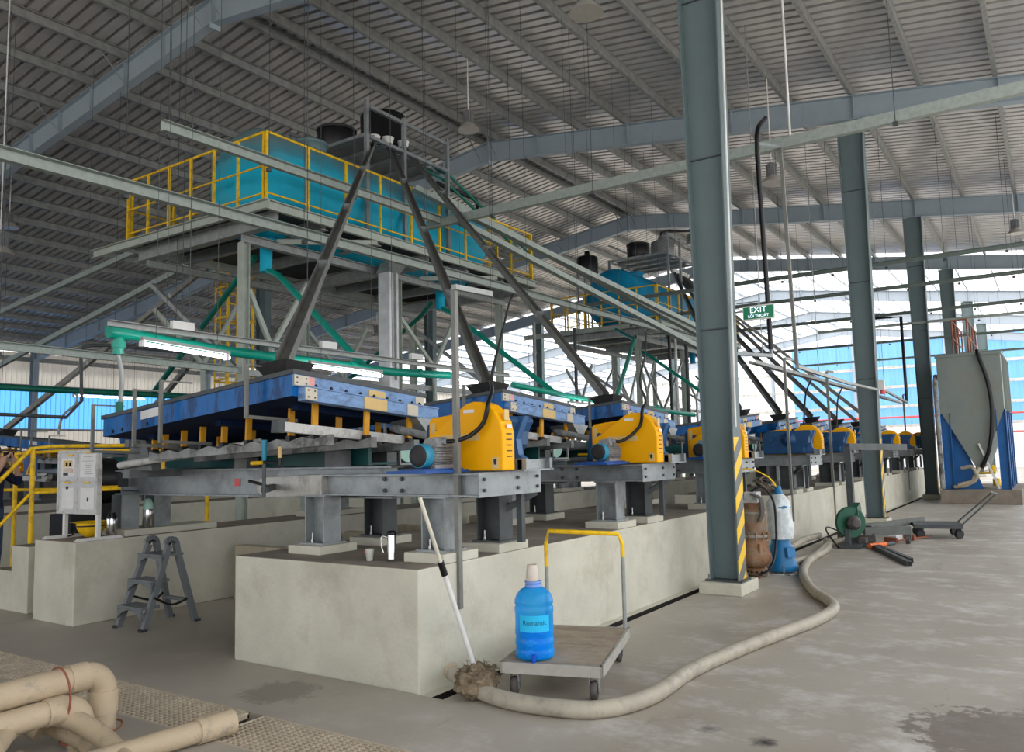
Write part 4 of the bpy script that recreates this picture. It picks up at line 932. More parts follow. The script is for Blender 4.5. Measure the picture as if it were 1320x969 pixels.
# conduits by the nearest column
t = thing('cable_conduit', 'black conduit hanging right of the nearest column, behind the exit sign', 'conduit', (9.78, 2.8, 2.7))
b = MB(); b.tube(bez([(10.3, 2.85, 5.9), (9.75, 2.8, 5.55), (9.68, 2.8, 5.2)], 4) + [(9.78, 2.8, 3.4), (9.80, 2.8, 2.8)], .03, 10); b.build('conduit', m_black, t)
b = MB(); b.bar((9.86, 2.82, 2.75), (9.80, 2.82, 5.4), .03, .03, upv=(1, 0, 0)); b.build('strut', m_galv, t)
b = MB(); b.bar((9.78, 2.8, 2.72), (9.3, 3.3, 2.76), .05, .04); b.build('arm', m_galv, t)
b = MB(); b.bar((9.82, 2.82, 5.4), (11.12, 2.9, 5.78), .03); b.build('bracket', m_galv, t)
t = thing('cable_conduit', 'perforated strut with cables hanging between the two near columns', 'conduit', (11.6, 2.9, 2.65))
b = MB(); b.bar((11.35, 2.9, 2.75), (11.14, 2.9, 5.775), .045, .045, upv=(1, 0, 0)); b.build('strut', m_strutdark, t)
b = MB(); b.bar((11.35, 2.9, 2.72), (15.2, 3.0, 2.72), .05, .05); b.build('arm', m_galv2, t)
b = MB(); b.tube([(15.0, 3.0, 2.72), (17.75, 2.98, 2.75)], .03, 6); b.build('arm_tip', m_galv2, t)
t = thing('white_conduit', 'white conduit running down the right edge of the nearest column', 'conduit', (9.0, 2.95, 1.85))
b = MB(); b.tube([(8.9, 2.985, 1.85), (8.9, 2.93, 5.0), (8.9, 2.87, 8.5)], .014, 8); b.build('conduit', m_white, t)
t = thing('white_conduit', 'white conduit dropping from the roof to the aisle channel', 'conduit', (11.1, 2.75, 5.9))
b = MB(); b.tube([(11.1, 2.75, 5.90), (11.1, 2.75, zr(2.75) + .05)], .018, 8); b.build('conduit', m_white, t)
t = thing('black_conduit', 'tall black conduit before the blue end wall', 'conduit', (23, 3.0, 3))
b = MB(); b.tube([(23.3, 3.2, 2.75), (23.3, 3.2, 5.0), (23.4, 3.9, 5.05)], .04, 8); b.build('conduit', m_black, t)
b = MB(); b.tube([(23.4, 3.9, 5.05), (23.5, 4.6, 5.75)], .012, 6); b.build('stay', m_galv2, t)
b = MB(); b.bar((23.3, 3.2, 2.72), (19.0, 3.1, 2.85), .05); b.build('arm', m_galv2, t)
t = thing('alarm_light', 'small red and white alarm light on the second column', 'alarm', (18.0, 2.95, 2.75))
b = MB(); b.box(17.9, 18.0, 2.86, 2.97, 2.75, 2.95); b.build('housing', m_white, t)
b = MB(); b.lathe([(.05, 0), (.05, .08), (.02, .12)], (17.95, 2.9, 2.66), n=12); plabel(b.build('beacon', m_redpaint, t), 'red beacon')

# exit sign
t = thing('exit_sign', 'green emergency exit sign with white lettering right of the nearest column', 'sign', (9.2, 2.74, 3.09))
b = MB(); b.box(9.2, 9.225, 2.565, 2.935, 3.085, 3.255); b.build('frame', m_white, t, .004)
b = MB(); b.box(9.196, 9.2, 2.58, 2.92, 3.10, 3.24); b.build('face', m_exitgreen, t)
text_on('lettering', 'EXIT', .095, (9.194, 2.75, 3.198), (0, -1, 0), (0, 0, 1), m_exitletter, t)
text_on('lettering', 'LỐI THOÁT', .046, (9.194, 2.75, 3.128), (0, -1, 0), (0, 0, 1), m_exitletter, t)
b = MB(); b.tube([(9.21, 2.93, 3.2), (9.21, 3.05, 3.2)], .012, 8); b.tube([(9.21, 2.75, 3.25), (9.21, 2.75, 3.30), (9.21, 3.0, 3.30)], .008, 6); b.build('bracket', m_galv2, t)

# ------------------------------------------------------------------ trolley, bottle, mop
tx, ty, ta = 5.15, 3.02, math.radians(17.5)
R = thing('platform_trolley', 'worn plywood platform trolley with yellow topped handle, carrying the blue bottle', 'trolley', (tx, ty, 0))
R.rotation_euler.z = ta
def tb(): return MB()
def lp(x, y, z): return (x + tx, y + ty, z)
def lbox(b, x0, x1, y0, y1, z0, z1): return b.box(x0 + tx, x1 + tx, y0 + ty, y1 + ty, z0, z1)
zz = [(-.01 + random.uniform(-.022, .022), -.33 + .66 * k / 14) for k in range(15)]
b = MB(); b.prism([(tx - .58, ty - .33)] + [(tx + x - .009, ty + y) for x, y in zz] + [(tx - .58, ty + .33)], 'z', .205, .237); b.build('deck_board', m_ply, R)
b = MB(); b.prism([(tx + .58, ty + .33)] + [(tx + x + .009, ty + y) for x, y in reversed(zz)] + [(tx + .58, ty - .33)], 'z', .203, .235); b.build('deck_board', m_ply, R)
b = MB()
for (x0, x1, y0, y1) in ((-.60, -.575, -.345, .345), (.575, .60, -.345, .345), (-.60, .60, -.345, -.325), (-.60, .60, .325, .345)): lbox(b, x0, x1, y0, y1, .165, .237)
b2 = MB(); lbox(b2, -.06, .06, -.33, .33, .196, .2035); b2.build('crack_shade', m_grime, R)  # dark strip added under the board crack to paint its shade
b.build('frame', M('dusty trolley steel', (.40, .39, .35), .6, 0, .15, 8), R)
for sx in (-1, 1):
    for sy in (-1, 1):
        cx, cy = sx * .50, sy * .27
        b = MB(); lbox(b, cx - .045, cx + .045, cy - .04, cy + .04, .158, .166); lbox(b, cx - .03, cx + .03, cy - .032, cy - .026, .05, .16); lbox(b, cx - .03, cx + .03, cy + .026, cy + .032, .05, .16)
        ck = b.build('caster', m_greysteel, R)
        b = MB(); b.lathe([(.03, -.022), (.06, -.018), (.065, 0), (.06, .018), (.03, .022)], lp(cx - .015, cy, .065), (0, 1, 0), 20); b.build('wheel', m_grime, ck)
b = MB(); b.tube([lp(.58, -.31, .2), lp(.585, -.31, .78)], .016, 10); b.tube([lp(.58, .31, .2), lp(.585, .31, .70)], .016, 10); b.build('handle_upright', m_galv2, R)
b = MB(); b.tube([lp(.585, -.31, .78), lp(.585, -.31, .88), lp(.52, -.29, .965), lp(.52, .27, .985), lp(.585, .31, .88), lp(.585, .31, .70)], .0175, 10); plabel(b.build('handle_bar', m_rail, R), 'yellow painted top of the handle')

bx, by = 4.68, 3.02
R = thing('water_bottle', 'large blue water bottle with a cup over its neck, standing on the trolley', 'bottle', (bx, by, .236))
pr = [(.02, .0), (.11, .0), (.128, .012), (.132, .03), (.132, .055), (.126, .07), (.126, .08), (.132, .095), (.132, .13), (.126, .14), (.126, .15), (.132, .165), (.131, .19)]
pr += [(.129, .20), (.129, .30), (.132, .31), (.132, .335), (.127, .345), (.127, .355), (.132, .365), (.130, .385), (.118, .42), (.095, .447), (.068, .463), (.052, .468)]
b = MB(); b.lathe(pr, (bx, by, .237), n=40); b.build('body', m_bottle, R)
m_water = M('bottle water with painted glints', (.004, .30, .92), .15, 0, .3, 9, stretch=(1, 1, 2.2), dirt_glint=(.10, .72, 1.0), dirt_glint_amt=.85, dirt_glint_scale=14, dirt_glint_edge=(.55, .62))  # bright cyan patches paint ripple highlights into the water colour
b = MB(); b.lathe([(.02, .006), (.118, .012), (.122, .03), (.118, .18), (.118, .20), (.02, .202)], (bx, by, .237), n=36); plabel(b.build('water', m_water, R), 'blue water with painted ripple glints')
b = MB(); b.lathe([(.05, .466), (.058, .468), (.058, .482), (.052, .484), (.052, .492), (.058, .494), (.058, .508), (.05, .51)], (bx, by, .237), n=28); plabel(b.build('neck_ring', M('neck plastic', (.20, .33, .72), .25), R), 'pale violet blue neck ring')
b = MB(); b.lathe([(.024, .0), (.024, -.03)], (bx - .115, by - .065, .285), (-.87, -.49, 0), 12) if False else b.tube([(bx - .11, by - .062, .275), (bx - .155, by - .087, .275)], .012, 10); b.tube([(bx - .145, by - .082, .295), (bx - .145, by - .082, .245)], .013, 10); b.build('tap', M('tap plastic', (.01, .09, .60), .25), R)
# label wrapped round the front
vx = Vector((-bx, -by, 0)).normalized(); a0 = math.atan2(vx.y, vx.x)
b = MB(); n = 14; vs = []
for k in range(n + 1):
    a = a0 + (k / n - .5) * 1.7
    for z in (.425, .535): vs.append((bx + .1305 * math.cos(a), by + .1305 * math.sin(a), z))
b.add(vs, [(2 * k, 2 * k + 2, 2 * k + 3, 2 * k + 1) for k in range(n)], True); b.build('label', M('bottle label', (.02, .52, .92), .4, 0, .05, 8), R)
b = MB(); vs, fs = text_mb('Romantic', .044, .0004); vs2 = []
for v in vs:
    a = a0 + .02 + v.x / .131; rr = .1312 + v.z
    vs2.append((bx + rr * math.cos(a), by + rr * math.sin(a), .487 + v.y))
b.add(vs2, fs); b.build('lettering', M('teal ink', (.005, .07, .14), .5), R, fix=False)
t = thing('plastic_cup', 'cream plastic cup turned upside down over the bottle neck', 'cup', (bx - .012, by, .747))
b = MB(); b.lathe([(.044, .0), (.046, .004), (.034, .105), (.030, .108), (.029, .104), (.004, .104)], (bx - .012, by, .748), n=28); b.build('cup_body', M('cream plastic', (.66, .58, .50), .35), t)

R = thing('mop', 'fibre mop with a white telescopic pole leaning on the plinth corner', 'mop', (4.42, 3.33, 0))
m0 = Vector((4.44, 3.34, .16)); m1 = Vector((4.22, 3.705, 1.10)); m1 = Vector((4.40, 3.70, 1.36)) if False else Vector((3.98, 3.42, 1.34))
mid = m0.lerp(m1, .60)
b = MB(); b.tube([m0, mid], .017, 12); b.build('pole', m_white, R)
b = MB(); b.tube([mid, m1], .0135, 12); plabel(b.build('pole_extension', M('cream pole', (.66, .63, .52), .4), R), 'cream upper pole section')
b = MB(); b.tube([mid - (m1 - m0).normalized() * .045, mid + (m1 - m0).normalized() * .05], .023, 12); b.build('pole_clamp', m_black, R)
import mathutils.noise as mn
b = MB(); n1, n2 = 26, 40; vs = []
for i in range(n1 + 1):
    th = PI * i / n1
    for k in range(n2):
        ph = 2 * PI * k / n2; d = Vector((math.sin(th) * math.cos(ph), math.sin(th) * math.sin(ph), math.cos(th)))
        r = 1 + .38 * mn.noise(d * 2.2) + .22 * mn.noise(d * 7) + .10 * mn.noise(d * 17)
        p = Vector((d.x * .15, d.y * .13, d.z * .105)) * r; vs.append((4.42 + p.x, 3.32 + p.y, max(.004, .105 + p.z)))
b.add(vs, [(i * n2 + k, i * n2 + (k + 1) % n2, (i + 1) * n2 + (k + 1) % n2, (i + 1) * n2 + k) for i in range(n1) for k in range(n2)], True); head = b.build('mop_head', m_mop, R)
b = MB()
for k in range(110):
    a = random.uniform(0, 2 * PI); e = random.uniform(.05, 1.2); L = random.uniform(.03, .08); d = Vector((math.cos(a) * math.cos(e), math.sin(a) * math.cos(e), math.sin(e)))
    s0 = Vector((4.42 + d.x * .13, 3.32 + d.y * .11, .10 + d.z * .085)); s1 = s0 + (d + Vector((random.uniform(-.8, .8), random.uniform(-.8, .8), random.uniform(-.4, .3)))).normalized() * L
    md = (s0 + s1) / 2 + Vector((0, 0, .02)); s1.z = max(.01, s1.z)
    b.tube([s0, md, s1], [.003, .0025, .0012], 4, False)
o = b.build('loose_fibres', m_mop, R); o['kind'] = 'stuff'

# ------------------------------------------------------------------ suction hose on the aisle floor
t = thing('suction_hose', 'thick pale suction hose curving across the aisle floor round the trolley', 'hose', (5, 2.5, 0))
pts = [(4.52, 3.60, .10), (4.44, 3.42, .07), (4.34, 3.1, .053), (4.33, 2.75, .053), (4.45, 2.42, .053), (4.85, 2.26, .053), (5.6, 2.26, .053), (6.6, 2.12, .053), (7.6, 1.93, .053), (8.25, 1.90, .053), (8.65, 2.03, .053), (9.2, 2.32, .053), (10.3, 2.70, .053), (11.4, 2.93, .053), (12.4, 3.02, .053), (13.6, 3.15, .053), (14.4, 3.1, .053)]
b = MB(); b.tube(bez(pts, 8), .053, 16); b.build('hose', m_hose, t)
b = MB(); b.lathe([(.045, 0), (.06, .002), (.06, .02), (.053, .022)], (4.525, 3.61, .105), (.3, .75, .25), 18); plabel(b.build('hose_cuff', m_pvc, t), 'cream cut end')
t = thing('suction_hose', 'coil of pale hoses lying behind the two pumps', 'hose', (12.8, 3.3, 0))
b = MB(); b.tube(bez([(14.2, 3.32, .05), (13.4, 3.1, .05), (12.3, 3.0, .05), (11.3, 3.12, .05), (10.9, 3.3, .05)], 7), .05, 12); b.build('hose', m_hose, t)
b = MB(); b.tube(bez([(14.1, 3.4, .14), (13.2, 3.42, .16), (12.2, 3.36, .15), (11.2, 3.38, .12)], 7), .05, 12); b.build('hose', m_hose, t)
t = thing('black_cable', 'loose black cable coiled at the end of the suction hose', 'cable', (14.4, 3.2, 0))
b = MB(); b.tube(bez([(13.6, 3.0, .015), (14.0, 3.25, .2), (14.3, 3.3, .26), (14.6, 3.1, .12), (14.1, 2.85, .015), (14.8, 2.9, .015), (15.6, 3.0, .015), (16.2, 3.05, .02)], 8), .014, 8); b.build('cable', m_black, t)

# ------------------------------------------------------------------ pumps beside the nearest column
R = thing('submersible_pump', 'rusty submersible pump standing right of the striped column', 'pump', (10.24, 3.26, 0))
px, py = 10.24, 3.26
b = MB(); b.lathe([(.14, .46), (.15, .48), (.15, .78), (.155, .79), (.155, .82), (.13, .84), (.12, .90), (.05, .92)], (px, py, .02), n=28); b.build('motor_shell', m_rust, R)
b = MB(); b.lathe([(.10, .10), (.15, .12), (.19, .17), (.20, .22), (.19, .28), (.15, .33), (.145, .46)], (px, py, .02), n=28); b.build('volute', m_rust, R)
b = MB(); b.lathe([(.135, .04), (.14, .05), (.14, .10), (.10, .12)], (px, py, .0), n=24)
b.build('strainer', m_rust, R)
b = MB(); b.lathe([(.155, .47), (.168, .475), (.168, .505), (.155, .51)], (px, py, .02), n=28); b.lathe([(.152, .76), (.165, .765), (.165, .79), (.152, .795)], (px, py, .02), n=28); b.build('flange_ring', M('limescale grey', (.30, .27, .23), .85, 0, .25, 8), R)
for k in range(6):
    a = math.radians(140 + 32 * k); b = MB(); b.cyl((px + .165 * math.cos(a), py + .165 * math.sin(a), .47), (px + .165 * math.cos(a), py + .165 * math.sin(a), .56), .012, 6); b.build('flange_bolt', m_rust, R)
for k in range(7):
    a = math.radians(150 + 25 * k); b = MB(); b.lathe([(.016, 0), (.016, .008)], (px + .138 * math.cos(a), py + .138 * math.sin(a), .075), (math.cos(a), math.sin(a), 0), 8); b.build('strainer_hole', m_black, R)
for a in (210, 300, 60):
    a = math.radians(a); b = MB(); c = (px + .13 * math.cos(a), py + .13 * math.sin(a)); b.bar((c[0], c[1], 0), (c[0], c[1], .06), .04); b.bar((c[0] - .04, c[1], .01), (c[0] + .06, c[1], .01), .03, .02); b.build('foot', m_rust, R)
b = MB(); b.tube([(px - .13, py - .1, .2), (px - .13, py - .1, .42)], .02, 8); b.build('discharge_stub', m_rust, R)
b = MB(); b.box(px - .09, px + .09, py - .08, py + .08, .92, 1.06); plabel(b.build('junction_cover', m_whitedirty, R), 'scuffed white cover box')
b = MB(); b.tube(bez([(px - .05, py + .02, 1.05), (px + .02, py - .12, 1.12), (px + .12, py - .22, .95), (px + .13, py - .24, .65), (px + .05, py - .24, .35), (px - .12, py - .22, .14), (px - .2, py - .1, .05)], 7), .016, 8); b.build('power_cable', m_black, R)
for k in range(5):
    b = MB(); o_ = k * .022; b.tube(bez([(px - .16 + o_, py - .02, 1.04), (px - .15 + o_, py - .13, .98), (px - .17 + o_ * 1.3, py - .15, .80), (px - .19 + o_, py - .12, .70)], 6), .010, 6); b.build('cable_strand', m_grime, R)
R = thing('submersible_pump', 'blue submersible pump wrapped in clear plastic, right of the rusty pump', 'pump', (10.68, 3.06, 0))
px, py = 10.68, 3.06
b = MB(); b.lathe([(.19, .02), (.195, .05), (.18, .12), (.165, .17), (.15, .28), (.14, .33), (.12, .36), (.12, .46)], (px, py, .02), n=28); b.build('volute', m_pumpblue, R)
b = MB(); b.hexa([(px - .17, py - .13, .22), (px - .04, py - .20, .22), (px - .04, py - .10, .22), (px - .14, py - .08, .22)], [(px - .16, py - .12, .34), (px - .04, py - .18, .34), (px - .04, py - .10, .34), (px - .14, py - .08, .34)]); b.build('discharge_flange', m_pumpblue, R)
b = MB(); vs = []; n1, n2 = 20, 28
for i in range(n1 + 1):
    z = .44 + .62 * i / n1; r = .155 if i < 15 else .155 * (1 - ((i - 14) / 6.2) ** 1.4)
    for k in range(n2):
        a = 2 * PI * k / n2; rr = r * (1 + .16 * mn.noise(Vector((math.cos(a) * 1.5, math.sin(a) * 1.5, z * 5))) + .07 * mn.noise(Vector((math.cos(a) * 4, math.sin(a) * 4, z * 16))))
        vs.append((px + rr * math.cos(a), py + rr * math.sin(a), z))
b.add(vs, [(i * n2 + k, i * n2 + (k + 1) % n2, (i + 1) * n2 + (k + 1) % n2, (i + 1) * n2 + k) for i in range(n1) for k in range(n2)], True); plabel(b.build('plastic_wrap', m_wrap, R), 'crumpled clear wrapping')
b = MB(); b.lathe([(.13, .80), (.15, .84), (.12, .92), (.06, 1.0), (.03, 1.12)], (px, py, .0), n=20); b.build('top_cover', m_pumpblue, R)
for a in (200, 280, 340, 80):
    a = math.radians(a); b = MB(); c = Vector((px + .19 * math.cos(a), py + .19 * math.sin(a), 0)); b.tube([c + Vector((0, 0, .12)), c + Vector((0, 0, .01)), c + Vector((.08 * math.cos(a + 1.2), .08 * math.sin(a + 1.2), .012))], .01, 6); b.build('wire_foot', m_grey, R)
b = MB(); b.lathe([(.2, .0), (.2, .012)], (px, py, 0.0), n=24); b.build('base_ring', m_wrap, R)
for k in range(2):
    b = MB(); b.tube(bez([(px - .02 + .02 * k, py, 1.08), (px - .1 + .02 * k, py + .12, 1.25), (px - .2 + .03 * k, py + .4, 1.34), (px - .3, py + .75, 1.1)], 6), .008, 6); plabel(b.build('yellow_lead', m_haz_y, R), 'yellow striped lead')
t = thing('cable_coil', 'white coil of cable hung behind the pumps', 'cable', (10.6, 3.68, 1.1))
for k in range(3):
    b = MB(); b.tube([(10.5 + (.14 + .012 * k) * math.cos(a * PI / 8), 3.66 - .01 * k, 1.16 + (.12 + .012 * k) * math.sin(a * PI / 8)) for a in range(17)], .012, 6); b.build('loop', m_white, t)
t = thing('cable_bundle', 'brown bundle of rope and cable lying on the far plinth end above the pumps', 'bundle', (13.75, 4.15, HP))
for k in range(12):
    b = MB(); cx, cy, cz = 13.75 + random.uniform(-.06, .12), 4.15 + random.uniform(-.06, .06), HP + .17; rr = random.uniform(.10, .2); tl_ = random.uniform(-.4, .4)
    b.tube([(cx + rr * math.cos(a * PI / 8), cy + rr * math.sin(a * PI / 8) * .7, max(HP + .02, cz + .08 * math.sin(a * PI / 8 + tl_ * 3) + tl_ * .12)) for a in range(17)], .014, 6); b.build('loop', m_mop if k < 6 else m_grime, t)

# ------------------------------------------------------------------ hoist frame, saw, hand truck, offcuts
R = thing('engine_hoist', 'dark grey hoist frame with an inverted L mast before the second column', 'hoist', (15.6, 2.75, 0))
b = MB(); b.bar((14.35, 2.92, .32), (14.35, 2.92, 1.60), .10, .12, upv=(1, 0, 0)); b.build('mast', m_darksteel, R)
b = MB(); b.bar((14.30, 2.92, 1.60), (15.9, 2.28, 1.57), .10, .11); b.build('boom', m_darksteel, R)
b = MB(); b.cyl((15.75, 2.30, 1.555), (15.78, 2.36, 1.565), .02, 10); b.build('boom_pin', m_white, R)
b = MB(); b.bar((14.35, 2.92, .24), (16.46, 2.13, .24), .08, .11); b.build('base_leg', m_hoist, R)
b = MB(); b.bar((14.2, 2.72, .22), (14.65, 2.10, .22), .08, .13); b.build('base_leg', m_hoist, R)
b = MB(); b.bar((14.35, 2.62, .24), (14.35, 3.15, .24), .10, .12); b.build('cross_member', m_darksteel, R)
for (x, y) in ((14.65, 2.14), (16.4, 2.17), (14.35, 3.12), (14.25, 2.62)):
    b = MB(); b.cyl((x, y - .03, .085), (x, y + .03, .085), .085, 18); w = b.build('caster_wheel', m_grime, R)
    b = MB(); b.box(x - .03, x + .03, y - .045, y - .035, .07, .19); b.box(x - .03, x + .03, y + .035, y + .045, .07, .19); b.build('fork', m_darksteel, w)
R = thing('cutoff_saw', 'green abrasive cut-off saw on the floor under the hoist mast', 'saw', (13.9, 2.9, 0))
sx_, sy_ = 13.75, 2.85
b = MB(); b.box(sx_ - .2, sx_ + .5, sy_ - .18, sy_ + .12, 0, .06); b.box(sx_ - .12, sx_ - .02, sy_ - .02, sy_ + .05, .06, .30); b.build('base', m_darksteel, R)
b = MB(); b.lathe([(.24, -.03), (.25, -.02), (.25, .02), (.24, .03)], (sx_, sy_ - .02, .40), (-.75, -.66, 0), 32); b.build('disc_guard', m_sawgreen, R)
b = MB(); b.lathe([(.05, 0), (.11, .05), (.11, .10), (.06, .16)], (sx_ - .03, sy_ - .04, .40), (-.75, -.66, 0), 20); b.build('spindle_cover', m_grime, R)
b = MB(); b.hexa([(sx_ + .02, sy_ - .14, .52), (sx_ + .25, sy_ - .16, .50), (sx_ + .25, sy_ - .04, .50), (sx_ + .02, sy_ - .02, .52)], [(sx_ + .05, sy_ - .13, .64), (sx_ + .20, sy_ - .15, .70), (sx_ + .20, sy_ - .05, .70), (sx_ + .05, sy_ - .03, .64)]); b.build('motor_housing', m_sawgreen, R)
b = MB(); b.box(sx_ + .15, sx_ + .36, sy_ - .2, sy_ - .1, .06, .14); b.box(sx_ + .42, sx_ + .46, sy_ - .3, sy_ + .1, .06, .16); b.build('vice', m_grime, R)
t = thing('angle_grinder', 'orange handled tool lying on the floor by the saw', 'tool', (13.9, 2.42, 0))
b = MB(); b.tube([(13.65, 2.55, .05), (14.0, 2.38, .05)], .04, 12); b.build('body', m_orange, t)
b = MB(); b.tube([(14.0, 2.38, .05), (14.2, 2.28, .05)], .03, 12); b.build('gear_head', m_darksteel, t)
t = thing('clamp_bar', 'rusty bar clamp lying on the floor behind the orange tool', 'clamp', (15.0, 2.3, 0))
b = MB(); b.bar((14.5, 2.4, .03), (15.7, 1.95, .03), .03, .02); b.bar((14.6, 2.3, .05), (14.7, 2.5, .05), .04, .08); b.bar((15.1, 2.1, .05), (15.2, 2.28, .05), .04, .08); b.build('bar', m_rusty, t)
for i, (p, q_) in enumerate((((14.0, 2.62, .033), (11.95, 1.75, .033)), ((13.9, 2.50, .033), (12.3, 1.78, .033)))):
    t = thing('steel_tube', ['longer dark steel tube lying on the aisle floor', 'shorter dark steel tube lying beside the longer one'][i], 'tube', p, 'steel tubes on the aisle floor')
    b = MB(); b.section(p, q_, [(-.032, -.032), (.032, -.032), (.032, .032), (-.032, .032)]); b.build('tube', m_darksteel, t)
    b = MB(); d = (Vector(q_) - Vector(p)).normalized(); b.bar(Vector(q_), Vector(q_) + d * .003, .05); b.build('open_end', m_black, t)
t = thing('white_board_offcut', 'white offcut lying under the hoist leg', 'offcut', (14.9, 2.45, 0))
b = MB(); b.box(14.85, 15.5, 2.35, 2.47, 0, .10); b.build('board', m_white, t)
R = thing('hand_truck', 'dark platform hand truck with tilted handle on the aisle', 'trolley', (15.9, 1.85, 0))
b = MB(); b.hexa([(15.5, 2.15, .17), (15.65, 1.42, .17), (16.35, 1.55, .17), (16.2, 2.30, .17)], [(15.5, 2.15, .24), (15.65, 1.42, .24), (16.35, 1.55, .24), (16.2, 2.30, .24)]); b.build('deck', m_darksteel, R)
for (x, y) in ((15.6, 2.08), (15.72, 1.5), (16.25, 1.62), (16.12, 2.2)):
    b = MB(); b.cyl((x - .02, y - .02, .075), (x + .02, y + .02, .075), .075, 16); b.box(x - .03, x + .03, y - .04, y + .04, .12, .18); b.build('wheel', m_rubber, R)
b = MB(); b.tube([(15.68, 1.46, .22), (15.95, .93, .74)], .014, 8); b.tube([(16.3, 1.58, .22), (16.5, 1.02, .74)], .014, 8); b.tube([(15.95, .93, .74), (16.5, 1.02, .74)], .016, 8); b.build('handle', m_darksteel, R)
b = MB(); b.tube([(15.97, .93, .745), (16.48, 1.02, .745)], .02, 8); plabel(b.build('handle_grip', m_white, R), 'white grip')

# ------------------------------------------------------------------ hopper
R = thing('settling_hopper', 'tall grey settling hopper on blue legs with a rusty orange railing', 'hopper', (26.2, 2.0, 0))
xa, xb, ya, yb = 24.9, 28.4, 1.10, 2.62
b = MB(); b.box(xa - .15, xb + .3, ya - .25, yb + .12, 0, .38); b.build('concrete_base', m_dust, R, .02)
b = MB(); b.box(xa, xb, ya, yb, 2.50, 4.02); b.box(xa - .03, xb + .03, ya - .03, yb + .03, 3.98, 4.06); b.build('tank_body', m_hopper, R)
b = MB(); xm = (xa + xb) / 2; b.hexa([(xa + .05, 1.70, .95), (xb - .05, 1.70, .95), (xb - .05, 1.85, .95), (xa + .05, 1.85, .95)], [(xa + .005, ya + .01, 2.5), (xb - .005, ya + .01, 2.5), (xb - .005, yb - .01, 2.5), (xa + .005, yb - .01, 2.5)]); b.build('cone', m_hopper, R)
b = MB(); b.hexa([(xa - .012, yb - .32, 2.44), (xa + .03, yb - .32, 2.44), (xa + .03, yb, 2.44), (xa - .012, yb, 2.44)], [(xa - .012, yb - .22, 2.72), (xa + .03, yb - .22, 2.72), (xa + .03, yb, 2.60), (xa - .012, yb, 2.60)]); b.build('gusset', m_hopper, R)
for x in (xa + .08, xa + 1.2, xa + 2.3, xb - .08):
    for y in (ya + .09, yb - .12):
        b = MB(); b.ibeam((x, y, .38), (x, y, 2.5), .24, .18, .02, .02, upv=(0, 1, 0)); b.build('leg', m_hopblue, R)
for k in range(4):
    b = MB(); b.box(xa + .5 + k * .8, xa + .56 + k * .8, ya - .06, ya, 2.5, 3.98); b.build('stiffener', m_hopper, R)
b = MB(); b.hexa([(xa + .2, yb - .9, .38), (xa + .24, yb - .9, .38), (xa + .24, yb - .1, .38), (xa + .2, yb - .1, .38)], [(xa + .2, yb - .3, 2.2), (xa + .24, yb - .3, 2.2), (xa + .24, yb - .1, 2.2), (xa + .2, yb - .1, 2.2)]); b.build('blue_panel', m_hopblue, R)
b = MB(); b.tube(bez([(xa - .03, 1.62, 4.12), (xa - .08, 1.58, 3.9), (xa - .12, 1.42, 3.2), (xa - .12, 1.38, 2.4), (xa - .1, 1.5, 1.5), (xa - .02, 1.72, .95)], 7), .05, 10); b.build('black_hose', m_black, R)
b = MB(); b.tube(bez([(xa - .05, 2.2, .95), (xa - .1, 1.95, .98), (xa - .1, 1.85, .7), (xa - .1, 2.1, .5), (xa - .05, 2.4, .45)], 7), .05, 10); plabel(b.build('drain_hose', m_hose, R), 'cream curved drain hose')
b = MB(); b.tube([(xa - .03, 1.78, .97), (xa - .1, 1.95, .6), (xa - .08, 2.3, .5)], .05, 10); b.build('drain_pipe', m_pvc, R)
b = MB(); b.tube([(xa - .05, yb + .06, .4), (xa - .05, yb + .06, 3.3), (xa + .2, yb + .06, 3.5)], .06, 10); b.build('side_pipe', m_greysteel, R)
b = MB(); b.bar((xa - .02, 1.35, .40), (xa - .02, 1.75, 1.6), .05); b.build('white_stay', m_white, R)
for y in (ya + .75, yb - .4):
    b = MB()
    for z in (4.55, 5.05): b.tube([(xa + .5, y, z), (xb - .1, y, z)], .022, 6)
    rl = b.build('railing', m_rusty, R)
    for x in (xa + .5, xa + 1.4, xa + 2.3, xb - .1):
        b = MB(); b.tube([(x, y, 4.06), (x, y, 5.06)], .022, 6); b.build('railing_post', m_rusty, rl)
b = MB(); b.tube([(xa + .5, ya + .75, 5.05), (xa + .5, yb - .4, 5.05)], .022, 6); b.build('railing', m_rusty, R)
for (x, y, z) in ((25.6, 1.45, .45), (25.8, 1.95, .55), (26.0, 1.55, .8)):
    b = MB(); b.lathe([(.09, 0), (.09, .18), (.05, .2)], (x, y, z), n=12); b.build('yellow_valve', m_haz_y, R)
b = MB(); b.tube([(xa + .6, 1.45, .8), (xa + .6, 2.2, .8)], .03, 8); b.build('valve_pipe', m_rail, R)

